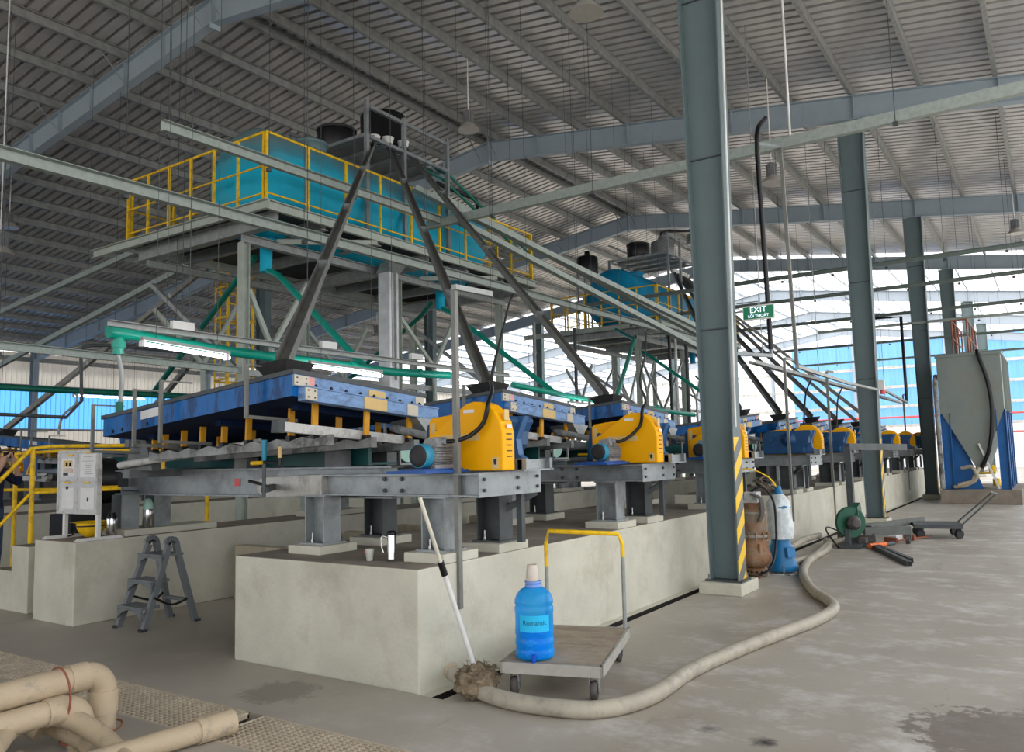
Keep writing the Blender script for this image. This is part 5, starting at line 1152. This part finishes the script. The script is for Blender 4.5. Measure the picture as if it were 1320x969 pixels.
# ------------------------------------------------------------------ things on the plinths
t = thing('drinking_cup', 'small pale cup with a red mark on the plinth top', 'cup', (4.50, 4.37, HP))
b = MB(); b.lathe([(.020, 0), (.024, .002), (.034, .085), (.036, .087), (.033, .085), (.022, .01), (.004, .008)], (4.50, 4.37, HP + .002), n=28); b.build('cup_body', M('cup glaze', (.66, .70, .62), .3), t)
b = MB(); b.box(4.468, 4.4695, 4.375, 4.393, HP + .062, HP + .08); b.build('red_mark', m_redpaint, t)
def flask(x, y, z, label, handle, cap, s=1.0, big=False):
    t = thing('vacuum_flask', label, 'flask', (x, y, z))
    if not big:
        b = MB(); b.lathe([(.030, 0), (.034, .006), (.034, .02), (.0325, .03), (.034, .19), (.033, .20)], (x, y, z), n=28); b.build('body', m_steel, t)
        b = MB(); b.lathe([(.035, .195), (.037, .20), (.037, .212), (.030, .218), (.028, .225), (.006, .226)], (x, y, z), n=24); b.build('lid', m_black, t)
    else:
        b = MB(); b.lathe([(.05, 0), (.055, .005), (.055, .19), (.05, .21), (.035, .235)], (x, y, z), n=28); b.build('body', m_steel, t)
        b = MB(); b.lathe([(.05, .20), (.052, .21), (.04, .235), (.036, .26)] if cap == m_black else [(.052, .20), (.056, .21), (.05, .26), (.03, .31), (.01, .315)], (x, y, z), n=24); b.build('lid', cap, t)
    if handle:
        d = Vector((-.5, .85, 0)).normalized(); r = .034 if not big else .055; c = Vector((x, y, z)); u = Vector((0, 0, 1))
        b = MB(); b.tube(bez([c + d * r + u * .175, c + d * (r + .035) + u * .185, c + d * (r + .045) + u * .15, c + d * (r + .042) + u * .10, c + d * (r + .03) + u * .065], 5), .007, 8); b.build('handle', m_steel, t)
flask(4.56, 4.20, HP, 'steel flask with handle and black lid on the plinth beside the cup', True, m_black)
flask(4.75, 8.36, HP + .001, 'steel flask with black lid on the narrow plinth, left of the pair', False, m_black, 1, True)
flask(5.16, 8.36, HP + .072, 'steel flask with pale green lid on the narrow plinth, right of the pair', False, m_mint, 1, True)
R = thing('hard_hat', 'yellow hard hat lying upside down below the notice board', 'helmet', (4.66, 8.60, HP))
b = MB(); n1, n2 = 10, 28; vs = []
for i in range(n1 + 1):
    th = PI / 2 * i / n1
    for k in range(n2):
        a = 2 * PI * k / n2; r = math.sin(th); vs.append((4.66 + .150 * r * math.cos(a), 8.60 + .125 * r * math.sin(a), HP + .002 + .155 * (1 - math.cos(th))))
b.add(vs, [(i * n2 + k, i * n2 + (k + 1) % n2, (i + 1) * n2 + (k + 1) % n2, (i + 1) * n2 + k) for i in range(n1) for k in range(n2)], True); b.build('shell', m_haz_y, R)
b = MB(); vs = []
for k in range(n2):
    a = 2 * PI * k / n2; e = 1.12 + (.38 * max(0, math.cos(a - 2.3)) ** 4)
    for (s_, z) in ((1.0, HP + .156), (e, HP + .172)): vs.append((4.66 + .150 * s_ * math.cos(a), 8.60 + .125 * s_ * math.sin(a), z))
b.add(vs, [(2 * k, 2 * ((k + 1) % n2), 2 * ((k + 1) % n2) + 1, 2 * k + 1) for k in range(n2)], True); b.build('brim', m_haz_y, R)
b = MB(); b.tube([(4.66 + .143 * math.cos(a * PI / 14), 8.60 + .119 * math.sin(a * PI / 14), HP + .128) for a in range(29)], .009, 6); b.build('headband', m_black, R)
b = MB(); b.tube(bez([(4.66, 8.80, HP + .12), (4.62, 8.84, HP + .06), (4.60, 8.88, HP + .02), (4.55, 8.90, HP + .012)], 5), .009, 6); b.build('chin_strap', m_black, R)

# ------------------------------------------------------------------ notice board
R = thing('notice_board', 'grey framed notice board on a white two-legged stand', 'board', (4.55, 8.6, HP))
xb_ = 4.5; y0, y1, z0, z1 = 8.20, 8.98, 1.10, 1.745
b = MB(); b.box(xb_, xb_ + .03, y0, y1, z0, z1); b.build('panel', M('board grey', (.60, .61, .62), .5), R, .008)
fr = m_white
b = MB()
for bx_ in ((xb_ - .012, xb_ + .034, y0 - .012, y0 + .018, z0 - .01, z1 + .01), (xb_ - .012, xb_ + .034, y1 - .018, y1 + .012, z0 - .01, z1 + .01), (xb_ - .0105, xb_ + .0325, y0 + .001, y1 - .001, z0 - .012, z0 + .015), (xb_ - .0105, xb_ + .0325, y0 + .001, y1 - .001, z1 - .015, z1 + .012), (xb_ - .009, xb_ + .001, 8.585, 8.605, z0 + .01, z1 - .01), (xb_ - .008, xb_ + .001, y0 + .01, y1 - .01, 1.42, 1.44)): b.box(*bx_)
b.build('frame', m_whitedirty, R)
for y in (8.27, 8.92):
    b = MB(); b.box(xb_ + .035, xb_ + .07, y - .025, y + .025, HP + .02, 1.6); b.build('stand_post', m_white, R)
    b = MB(); b.hexa([(4.32, y - .03, HP), (4.82, y - .03, HP), (4.82, y + .03, HP), (4.32, y + .03, HP)], [(4.36, y - .03, HP + .03), (4.78, y - .03, HP + .03), (4.78, y + .03, HP + .03), (4.36, y + .03, HP + .03)]); b.build('stand_foot', m_white, R)
for (ya_, yb_, za_, zb_) in ((8.66, 8.92, 1.48, 1.67), (8.24, 8.54, 1.47, 1.71), (8.66, 8.90, 1.14, 1.36), (8.26, 8.52, 1.14, 1.36)):
    b = MB(); b.box(xb_ - .006, xb_, ya_, yb_, za_, zb_); b.build('paper_sheet', m_paper, R)
m_text = M('printed grey', (.42, .42, .46), .8, 0, .1, 20)
for (ya_, yb_, z_) in [(8.28, 8.50, 1.68 - .022 * k) for k in range(9)]:
    b = MB(); b.box(xb_ - .0075, xb_ - .006, ya_ + random.uniform(0, .05), yb_ - random.uniform(0, .08), z_, z_ + .006); b.build('printed_line', m_text, R)
for (ya_, yb_, za_, zb_, mt) in ((8.70, 8.88, 1.58, 1.65, m_label), (8.70, 8.88, 1.52, 1.57, m_beigeplate), (8.72, 8.76, 1.59, 1.63, m_ink), (8.79, 8.83, 1.59, 1.63, m_ink), (8.78, 8.88, 1.49, 1.515, m_ink), (8.68, 8.695, 1.52, 1.56, m_pink), (8.36, 8.39, 1.22, 1.26, m_ink)):
    b = MB(); b.box(xb_ - .008, xb_ - .0055, ya_, yb_, za_, zb_); b.build('picture', mt, R)
for (y, z) in ((8.74, 1.705), (8.36, 1.725), (8.78, 1.415), (8.40, 1.415)):
    b = MB(); b.box(xb_ - .014, xb_ - .006, y - .06, y + .06, z - .008, z + .008); plabel(b.build('name_strip', m_haz_y, R), 'yellow strip')
b = MB(); b.box(xb_ - .016, xb_ - .006, 8.77, 8.80, 1.345, 1.375); b.build('paper_clip', m_black, R)

# ------------------------------------------------------------------ step ladder
R = thing('step_ladder', 'grey folding step ladder before the narrow plinth', 'ladder', (4.77, 7.6, 0))
for y, s_ in ((7.36, 1), (7.80, -1)):
    b = MB(); arc = [(4.52, y, .0), (4.70, y + s_ * .03, .50), (4.80, y + s_ * .05, .78)]
    top = [(4.83 + .05 * math.cos(PI - PI * k / 8), y + s_ * .05, .79 + .05 * math.sin(PI * k / 8)) for k in range(9)]
    pts = [Vector(p) for p in arc] + [Vector(p) for p in top] + [Vector((4.90, y + s_ * .05, .70)), Vector((5.08, y + s_ * .0, .0))]
    for a_, c_ in zip(pts[:-1], pts[1:]): b.bar(a_, c_, .05, .055, upv=(0, 0, 1) if abs((c_ - a_).normalized().z) < .9 else (1, 0, 0))
    b.build('side_frame', m_ladderp, R)
for x0_, x1_, z in ((4.50, 4.70, .22), (4.60, 4.80, .46), (4.70, 4.95, .70)):
    b = MB(); b.box(x0_, x1_, 7.38, 7.79, z - .025, z)
    n = 10; po = [(7.38, z - .025), (7.79, z - .025)] + [(7.79 - .41 * k / n, z - .025 - .09 * (abs(k / n - .5) * 2) ** 2.2 - .012) for k in range(n + 1)]
    b.prism(po, 'x', x0_, x0_ + .02); b.build('tread', m_ladderp, R, .004)
b = MB(); b.tube(bez([(4.62, 7.35, .30), (4.85, 7.40, .20), (5.04, 7.36, .26)], 6), .012, 6); b.build('strap', m_black, R)
b = MB(); b.tube(bez([(4.62, 7.82, .30), (4.85, 7.75, .22), (5.05, 7.80, .30)], 6), .012, 6); b.build('strap', m_black, R)
b = MB(); b.bar((5.02, 7.37, .22), (5.02, 7.79, .22), .05, .03); b.build('rear_brace', m_ladderp, R)
for (x, y) in ((4.51, 7.36), (4.51, 7.80), (5.09, 7.36), (5.09, 7.80)):
    b = MB(); b.box(x - .035, x + .035, y - .025, y + .025, 0, .025); b.build('rubber_foot', m_rubber, R)

# ------------------------------------------------------------------ stair railing and its sign
R = thing('stair_railing', 'yellow pipe railing beside the concrete steps at the left edge', 'railing', (5.0, 10.2, HP))
b = MB()
b.tube([(3.85, 10.2, .78), (4.78, 10.2, 1.81), (4.95, 10.05, 1.83), (6.6, 9.35, 1.83)], .024, 10); b.build('top_rail', m_rail, R)
b = MB(); b.tube([(3.85, 10.2, .28), (4.79, 10.2, 1.28), (6.6, 9.5, 1.30)], .022, 10); b.build('mid_rail', m_rail, R)
b = MB(); b.tube([(5.2, 12.6, 1.75), (5.2, 10.5, 1.78), (6.5, 10.2, 1.78)], .022, 10); b.build('rear_rail', m_rail, R)
b = MB(); b.tube([(5.2, 12.6, 1.28), (5.2, 10.5, 1.30), (6.5, 10.2, 1.30)], .022, 10); b.build('rear_rail', m_rail, R)
for (x, y, z0_, z1_) in ((4.80, 10.2, .44, 1.81), (6.6, 9.35, 0, 1.83), (5.2, 11.5, .0, 1.765), (5.2, 12.6, 0, 1.75), (6.5, 10.2, 0, 1.78)):
    b = MB(); b.tube([(x, y, z0_), (x, y, z1_)], .028, 10); b.build('post', m_rail, R)
t = thing('warning_sign', 'blue and white hazard sign with a yellow triangle on the railing', 'sign', (5.15, 10.75, 1.4))
c = Vector((5.13, 11.1, 1.61)); b = MB(); b.box(5.12, 5.13, 10.78, 11.12, 1.42, 1.74); b.build('plate', M('sign blue', (.05, .10, .28), .5), t)
b = MB(); b.box(5.115, 5.12, 10.78, 11.12, 1.42, 1.47); b.build('footer', m_white, t)
b = MB(); b.prism([(10.85, 1.49), (11.05, 1.49), (10.95, 1.63)], 'x', 5.112, 5.12); b.build('triangle', m_haz_y, t)
b = MB(); b.prism([(10.93, 1.51), (10.97, 1.51), (10.955, 1.60), (10.945, 1.60)], 'x', 5.109, 5.112); b.build('mark', m_ink, t)
t = thing('dark_motor', 'dark motor block standing behind the yellow railing', 'motor', (6.3, 11.9, 0))
b = MB(); b.lathe([(.32, 0), (.36, .05), (.36, .5), (.3, .6)], (6.2, 11.9, 1.35), (1, 0, 0), 24); b.box(6.0, 7.0, 11.6, 12.2, 0, .9); b.box(6.1, 6.8, 11.75, 12.05, .9, 1.1); b.build('body', m_black, t)

# ------------------------------------------------------------------ floor grating, pvc pipes and hoses at the lower left
def grating(y0_, y1_, label, nx=13):
    t = thing('floor_grating', label, 'grating', (3.225, (y0_ + y1_) / 2, -.03), 'steel floor gratings over the trench')
    b = MB()
    for k in range(nx): x = 3.02 + .40 * k / (nx - 1); b.box(x - .0045, x + .0045, y0_, y1_, -.016, -.002)
    y = y0_
    while y < y1_ + .001: b.box(3.005, 3.445, y - .0045, y + .0045, -.016, -.003); y += .052
    b.box(3.0, 3.012, y0_, y1_, -.04, 0); b.box(3.438, 3.45, y0_, y1_, -.04, 0); b.box(3.0, 3.45, y0_, y0_ + .012, -.04, 0); b.box(3.0, 3.45, y1_ - .012, y1_, -.04, 0)
    b.build('bars', m_grate, t)
grating(3.02, 4.27, 'floor grating at the bottom edge, right of the pipe end')
grating(4.42, 5.75, 'floor grating between the pipe elbows and the plinth')
grating(5.77, 7.2, 'floor grating seen above the pvc pipes at left')
grating(7.22, 9.4, 'dark floor grating at the far left edge')
R = thing('pvc_pipe', 'outer cream pvc pipe with the taller elbow at the lower left', 'pipe', (2.6, 4.8, 0), 'cream pvc pipes at the trench')
def elbow_pipe(R, x0_, xe, y, zt, r, yv=None):
    b = MB(); yv = y; k = r * 1.5
    pts = [(x0_, y, zt - .02), (xe - k, y, zt)] + [(xe - k + k * math.sin(a * PI / 16), y, zt - k + k * math.cos(a * PI / 16)) for a in range(1, 9)] + [(xe, y, -.25)]
    b.tube(pts, r, 20); o = b.build('pipe_run', m_pvc, R)
    b = MB(); b.tube([(xe - k - .10, y, zt - .001), (xe - k + .005, y, zt)], r + .008, 20); b.build('elbow_socket', m_pvc, o)
    b = MB(); b.tube([(xe, y, zt - k - .12), (xe, y, zt - k + .01)], r + .008, 20); b.build('elbow_socket', m_pvc, o)
elbow_pipe(R, .9, 2.70, 4.80, .375, .075)
R = thing('pvc_pipe', 'inner cream pvc pipe with the lower elbow at the lower left', 'pipe', (2.5, 4.72, 0), 'cream pvc pipes at the trench')
elbow_pipe(R, .9, 2.53, 4.72, .245, .068)
t = thing('tie_wire', 'rusty wire tied round the two pvc pipes', 'wire', (2.4, 4.76, .1))
for c_, n_, s_ in (((2.42, 4.765, .31), (1, 0, 0), .155), ((2.615, 4.76, .06), (0, 0, 1), .17)):
    b = MB(); p = []
    for a in range(21):
        u_, v_ = math.cos(a * PI / 10), math.sin(a * PI / 10)
        p.append((c_[0], c_[1] + .135 * u_, c_[2] + s_ * v_) if n_[0] else (c_[0] + s_ * u_, c_[1] + .135 * v_, c_[2] + .02 * u_))
    b.tube(p, .006, 6); b.build('loop', m_rusty, t)
R = thing('pvc_pipe', 'short cream pvc pipe with a socket end lying over the grating', 'pipe', (2.8, 4.2, 0), 'cream pvc pipes at the trench')
b = MB(); b.tube([(2.0, 4.27, .07), (2.95, 4.17, .075)], .062, 20); b.build('pipe_run', m_pvc, R)
b = MB(); b.tube([(2.90, 4.175, .075), (3.12, 4.15, .076)], .072, 20); b.lathe([(.07, .0), (.058, .0), (.058, -.05)], (3.121, 4.15, .076), (1, -.1, 0), 20); b.build('socket', m_pvc, R)
b = MB(); b.lathe([(.056, 0), (.056, .002)], (3.118, 4.15, .076), (1, -.1, 0), 20); b.build('bore', m_hollow_shade, R)
for i, (pts, r) in enumerate((([(1.5, 4.0, .1), (1.95, 4.5, .17), (2.2, 4.78, .20), (2.42, 4.76, .20), (2.50, 4.5, .13), (2.45, 4.15, .06), (2.3, 3.9, .055)], .055), ([(1.5, 4.5, .1), (2.0, 4.98, .12), (2.3, 5.16, .12), (2.48, 5.0, .09), (2.5, 4.6, .06)], .05), ([(1.6, 5.6, .45), (2.05, 5.3, .38), (2.3, 5.05, .20), (2.4, 4.9, .10)], .055))):
    t = thing('flexible_hose', ['nearest cream hose arching over the lower left corner', 'cream hose behind the nearest arching one', 'cream hose crossing in front of the pvc pipes at the left edge'][i], 'hose', pts[0], 'dusty cream hoses at the lower left')
    b = MB(); b.tube(bez(pts, 8), r, 16); b.build('hose', m_pvc, t)
t = thing('concrete_block', 'small dusty concrete block under the arching hoses', 'block', (1.95, 4.35, 0))
b = MB(); b.box(1.7, 2.2, 4.2, 4.7, 0, .10); dusty(b.build('block', m_dimconc, t, .01))

# ------------------------------------------------------------------ person at the left edge
gx, gy, gz = 4.62, 10.86, .0
plat = MB(); plat.box(4.1, 5.2, 10.5, 11.6, 0, .12); t = thing('concrete_slab', 'low concrete slab the person stands on', 'slab', (4.6, 11, 0)); dusty(plat.build('slab', m_concrete, t, .01))
gz = .12
P_ = thing('person', 'person in a navy shirt and jeans holding a camera up, cut by the left edge', 'person', (gx, gy, gz))
F_ = Vector((.35, -.94, 0)); S_ = Vector((.94, .35, 0))       # facing right in the picture, side towards the hall
def at_(f, s_, z): return Vector((gx, gy, gz)) + F_ * f + S_ * s_ + Vector((0, 0, z))
nodes = {'hip': (at_(0, 0, .93), .15), 'waist': (at_(0, 0, 1.08), .135), 'chest': (at_(.01, 0, 1.30), .155), 'neckb': (at_(.0, 0, 1.46), .09), 'neck': (at_(.02, 0, 1.53), .055), 'head': (at_(.045, 0, 1.62), .088), 'crown': (at_(.03, 0, 1.71), .085)}
ed = [('hip', 'waist'), ('waist', 'chest'), ('chest', 'neckb'), ('neckb', 'neck'), ('neck', 'head'), ('head', 'crown')]
for sd, nm in ((1, 'r'), (-1, 'l')):
    nodes.update({'sh' + nm: (at_(.0, sd * .17, 1.42), .07), 'el' + nm: (at_(.20, sd * .24, 1.26), .046), 'wr' + nm: (at_(.27, sd * .10, 1.50), .032), 'pa' + nm: (at_(.265, sd * .075, 1.57), .036),
                  'th' + nm: (at_(0, sd * .09, .86), .10), 'kn' + nm: (at_(.02, sd * .11, .48), .062), 'an' + nm: (at_(-.01, sd * .12, .08), .042), 'to' + nm: (at_(.16, sd * .14, .04), .038)})
    ed += [('neckb', 'sh' + nm), ('sh' + nm, 'el' + nm), ('el' + nm, 'wr' + nm), ('wr' + nm, 'pa' + nm), ('hip', 'th' + nm), ('th' + nm, 'kn' + nm), ('kn' + nm, 'an' + nm), ('an' + nm, 'to' + nm)]
    for k in range(4):
        o_ = .018 * (k - 1.5); a = 'f%s%d' % (nm, k)
        nodes[a + 'a'] = (at_(.285, sd * (.055 - .012 * k), 1.605 + o_ * .8), .0105); nodes[a + 'b'] = (at_(.30, sd * (.028 - .008 * k), 1.63 + o_ * .9), .0095); nodes[a + 'c'] = (at_(.285, sd * (.008), 1.635 + o_ * .9), .008)
        ed += [('pa' + nm, a + 'a'), (a + 'a', a + 'b'), (a + 'b', a + 'c')]
    nodes['tm' + nm] = (at_(.235, sd * .06, 1.60), .012); nodes['tn' + nm] = (at_(.235, sd * .035, 1.615), .010); ed += [('pa' + nm, 'tm' + nm), ('tm' + nm, 'tn' + nm)]
keys = list(nodes); me = bpy.data.meshes.new('body'); org = Vector((gx, gy, gz))
me.from_pydata([nodes[k][0] - org for k in keys], [(keys.index(a), keys.index(c_)) for a, c_ in ed], [])
ob = bpy.data.objects.new('body', me); COL.objects.link(ob)
sk = ob.modifiers.new('skin', 'SKIN'); sk.use_smooth_shade = True
for i, k in enumerate(keys):
    v = me.skin_vertices[0].data[i]; v.radius = (nodes[k][1], nodes[k][1] * (1.25 if k in ('hip', 'waist', 'chest') else 1)); v.use_root = (k == 'hip')
ob.modifiers.new('sub', 'SUBSURF').levels = 2
dg = bpy.context.evaluated_depsgraph_get(); nm_ = bpy.data.meshes.new_from_object(ob.evaluated_get(dg)); bpy.data.objects.remove(ob)
body = bpy.data.objects.new('body', nm_); COL.objects.link(body); body.parent = P_
nm_.materials.clear()
for mt in (m_skin, m_navy, m_denim, m_rubber): nm_.materials.append(mt)
for p in nm_.polygons:
    c_ = p.center; f = c_.dot(F_); z = c_.z; p.use_smooth = True
    arm = f > .17 and z > 1.2
    p.material_index = 3 if z < .11 else 2 if z < .96 else (0 if (z > 1.50 or (arm and z > 1.36)) else 1)
b = MB(); vs = []; n1, n2 = 12, 20; hc = at_(.0, 0, 1.665)
for i in range(n1 + 1):
    th = PI * .62 * i / n1
    for k in range(n2):
        a = 2 * PI * k / n2; d = Vector((0, 0, math.cos(th))) + F_ * (math.sin(th) * math.cos(a)) + S_ * (math.sin(th) * math.sin(a))
        vs.append(hc + Vector((0, 0, .125 * d.z)) + F_ * (d.dot(F_) * .115) + S_ * (d.dot(S_) * .10))
b.add(vs, [(i * n2 + k, i * n2 + (k + 1) % n2, (i + 1) * n2 + (k + 1) % n2, (i + 1) * n2 + k) for i in range(n1) for k in range(n2)], True); b.build('hair', m_hair, P_)
for sd in (1, -1):
    b = MB(); b.lathe([(.004, 0), (.010, .002), (.008, .006)], at_(.125, sd * .034, 1.655), F_, 10); b.build('eye', m_ink, P_)
    b = MB(); b.lathe([(.012, -.01), (.022, 0), (.018, .01)], at_(.03, sd * .088, 1.63), S_ * sd, 10); b.build('ear', m_skin, P_)
b = MB(); b.hexa([at_(.12, -.014, 1.60), at_(.12, .014, 1.60), at_(.15, .008, 1.605), at_(.15, -.008, 1.605)], [at_(.12, -.008, 1.65), at_(.12, .008, 1.65), at_(.13, .004, 1.648), at_(.13, -.004, 1.648)]); b.build('nose', m_skin, P_)
b = MB(); b.tube([at_(.118, -.022, 1.578), at_(.128, 0, 1.575), at_(.118, .022, 1.578)], .004, 6); b.build('mouth', m_pink, P_)
t = thing('camera_phone', 'dark phone held up by the person at the left edge', 'phone', tuple(at_(.26, 0, 1.58)))
b = MB(); c_ = at_(.262, 0, 1.62); b.bar(c_ - S_ * .075, c_ + S_ * .075, .012, .07, upv=(0, 0, 1)); b.build('body', m_black, t)

# ------------------------------------------------------------------ pipes and struts around the towers
hung_channel((3.0, 10.4, 3.06), (7.86, 10.4, 3.0), 'grey channel above the notice board, ending at the tower post', (.3, .8), .10, .06)
t = thing('cable_conduit', 'grey conduit dropping with two bends above the notice board', 'conduit', (6.3, 12.0, 2.3))
b = MB(); b.tube(bez([(8.0, 12.1, 3.45), (6.7, 12.0, 3.42), (6.33, 12.0, 3.36), (6.28, 12.0, 3.2)], 4) + [(6.31, 12.0, 2.55), (6.09, 12.0, 2.3), (4.6, 12.0, 2.33)], .025, 8); b.build('conduit', m_darksteel, t)
b = MB(); b.tube([(7.9, 12.1, 3.45), (7.9, 12.1, zr(12.1) + .2)], .006, 6); b.build('hanger_rod', m_darksteel, t)
for i, (x, y, r, mt, lb) in enumerate(((23.6, 9.9, .05, m_black, 'black riser pipe left of the pale pair under the far platform'), (24.2, 9.95, .05, m_white, 'white riser pipe under the far platform'), (25.0, 9.9, .06, m_darksteel, 'dark grey riser pipe under the far platform near the striped column'), (21.3, 12.0, .05, m_darksteel, 'dark riser pipe in the glare left of the far platform posts'), (19.6, 12.4, .05, m_galv2, 'grey riser pipe in the glare between the towers'))):
    t = thing('riser_pipe', lb, 'pipe', (x, y, 0)); b = MB(); b.tube([(x, y, 0), (x, y, 5.42)], r, 10); b.build('pipe', mt, t)
    for z in (1.5, 3.0, 4.5):
        b = MB(); b.cyl((x, y, z), (x, y, z + .08), r + .015, 10); b.build('coupling', mt, t)
k = 0
for (x0_, y0_, z0_, x1_, y1_, z1_) in ((22.4, 10.4, 1.2, 25.8, 10.4, 4.6), (25.8, 10.4, 1.2, 22.4, 10.4, 4.6), (26.0, 10.4, 1.2, 29.2, 10.4, 4.6), (22.4, 13.0, 1.2, 25.8, 13.0, 4.6), (26.0, 13.0, 4.6, 29.2, 13.0, 1.2)):
    t = thing('cross_brace', ['rising cross brace under the far platform front', 'falling cross brace under the far platform front', 'cross brace under the far platform beside the striped column', 'rising cross brace under the far platform rear', 'falling cross brace under the far platform rear'][k], 'brace', (x0_, y0_, min(z0_, z1_)), 'braces under the far platform'); k += 1
    b = MB(); b.bar((x0_, y0_, z0_), (x1_, y1_, z1_), .06, .06); b.build('bar', m_galv2, t)
for z, lb in ((2.35, 'lower red pipe along the bright end wall'), (3.6, 'upper red pipe along the bright end wall')):
    t = thing('red_pipe', lb, 'pipe', (62.6, 10, z)); b = MB(); b.tube([(62.7, -1, z), (62.7, 38, z)], .07, 8); b.build('pipe', m_redpaint, t)
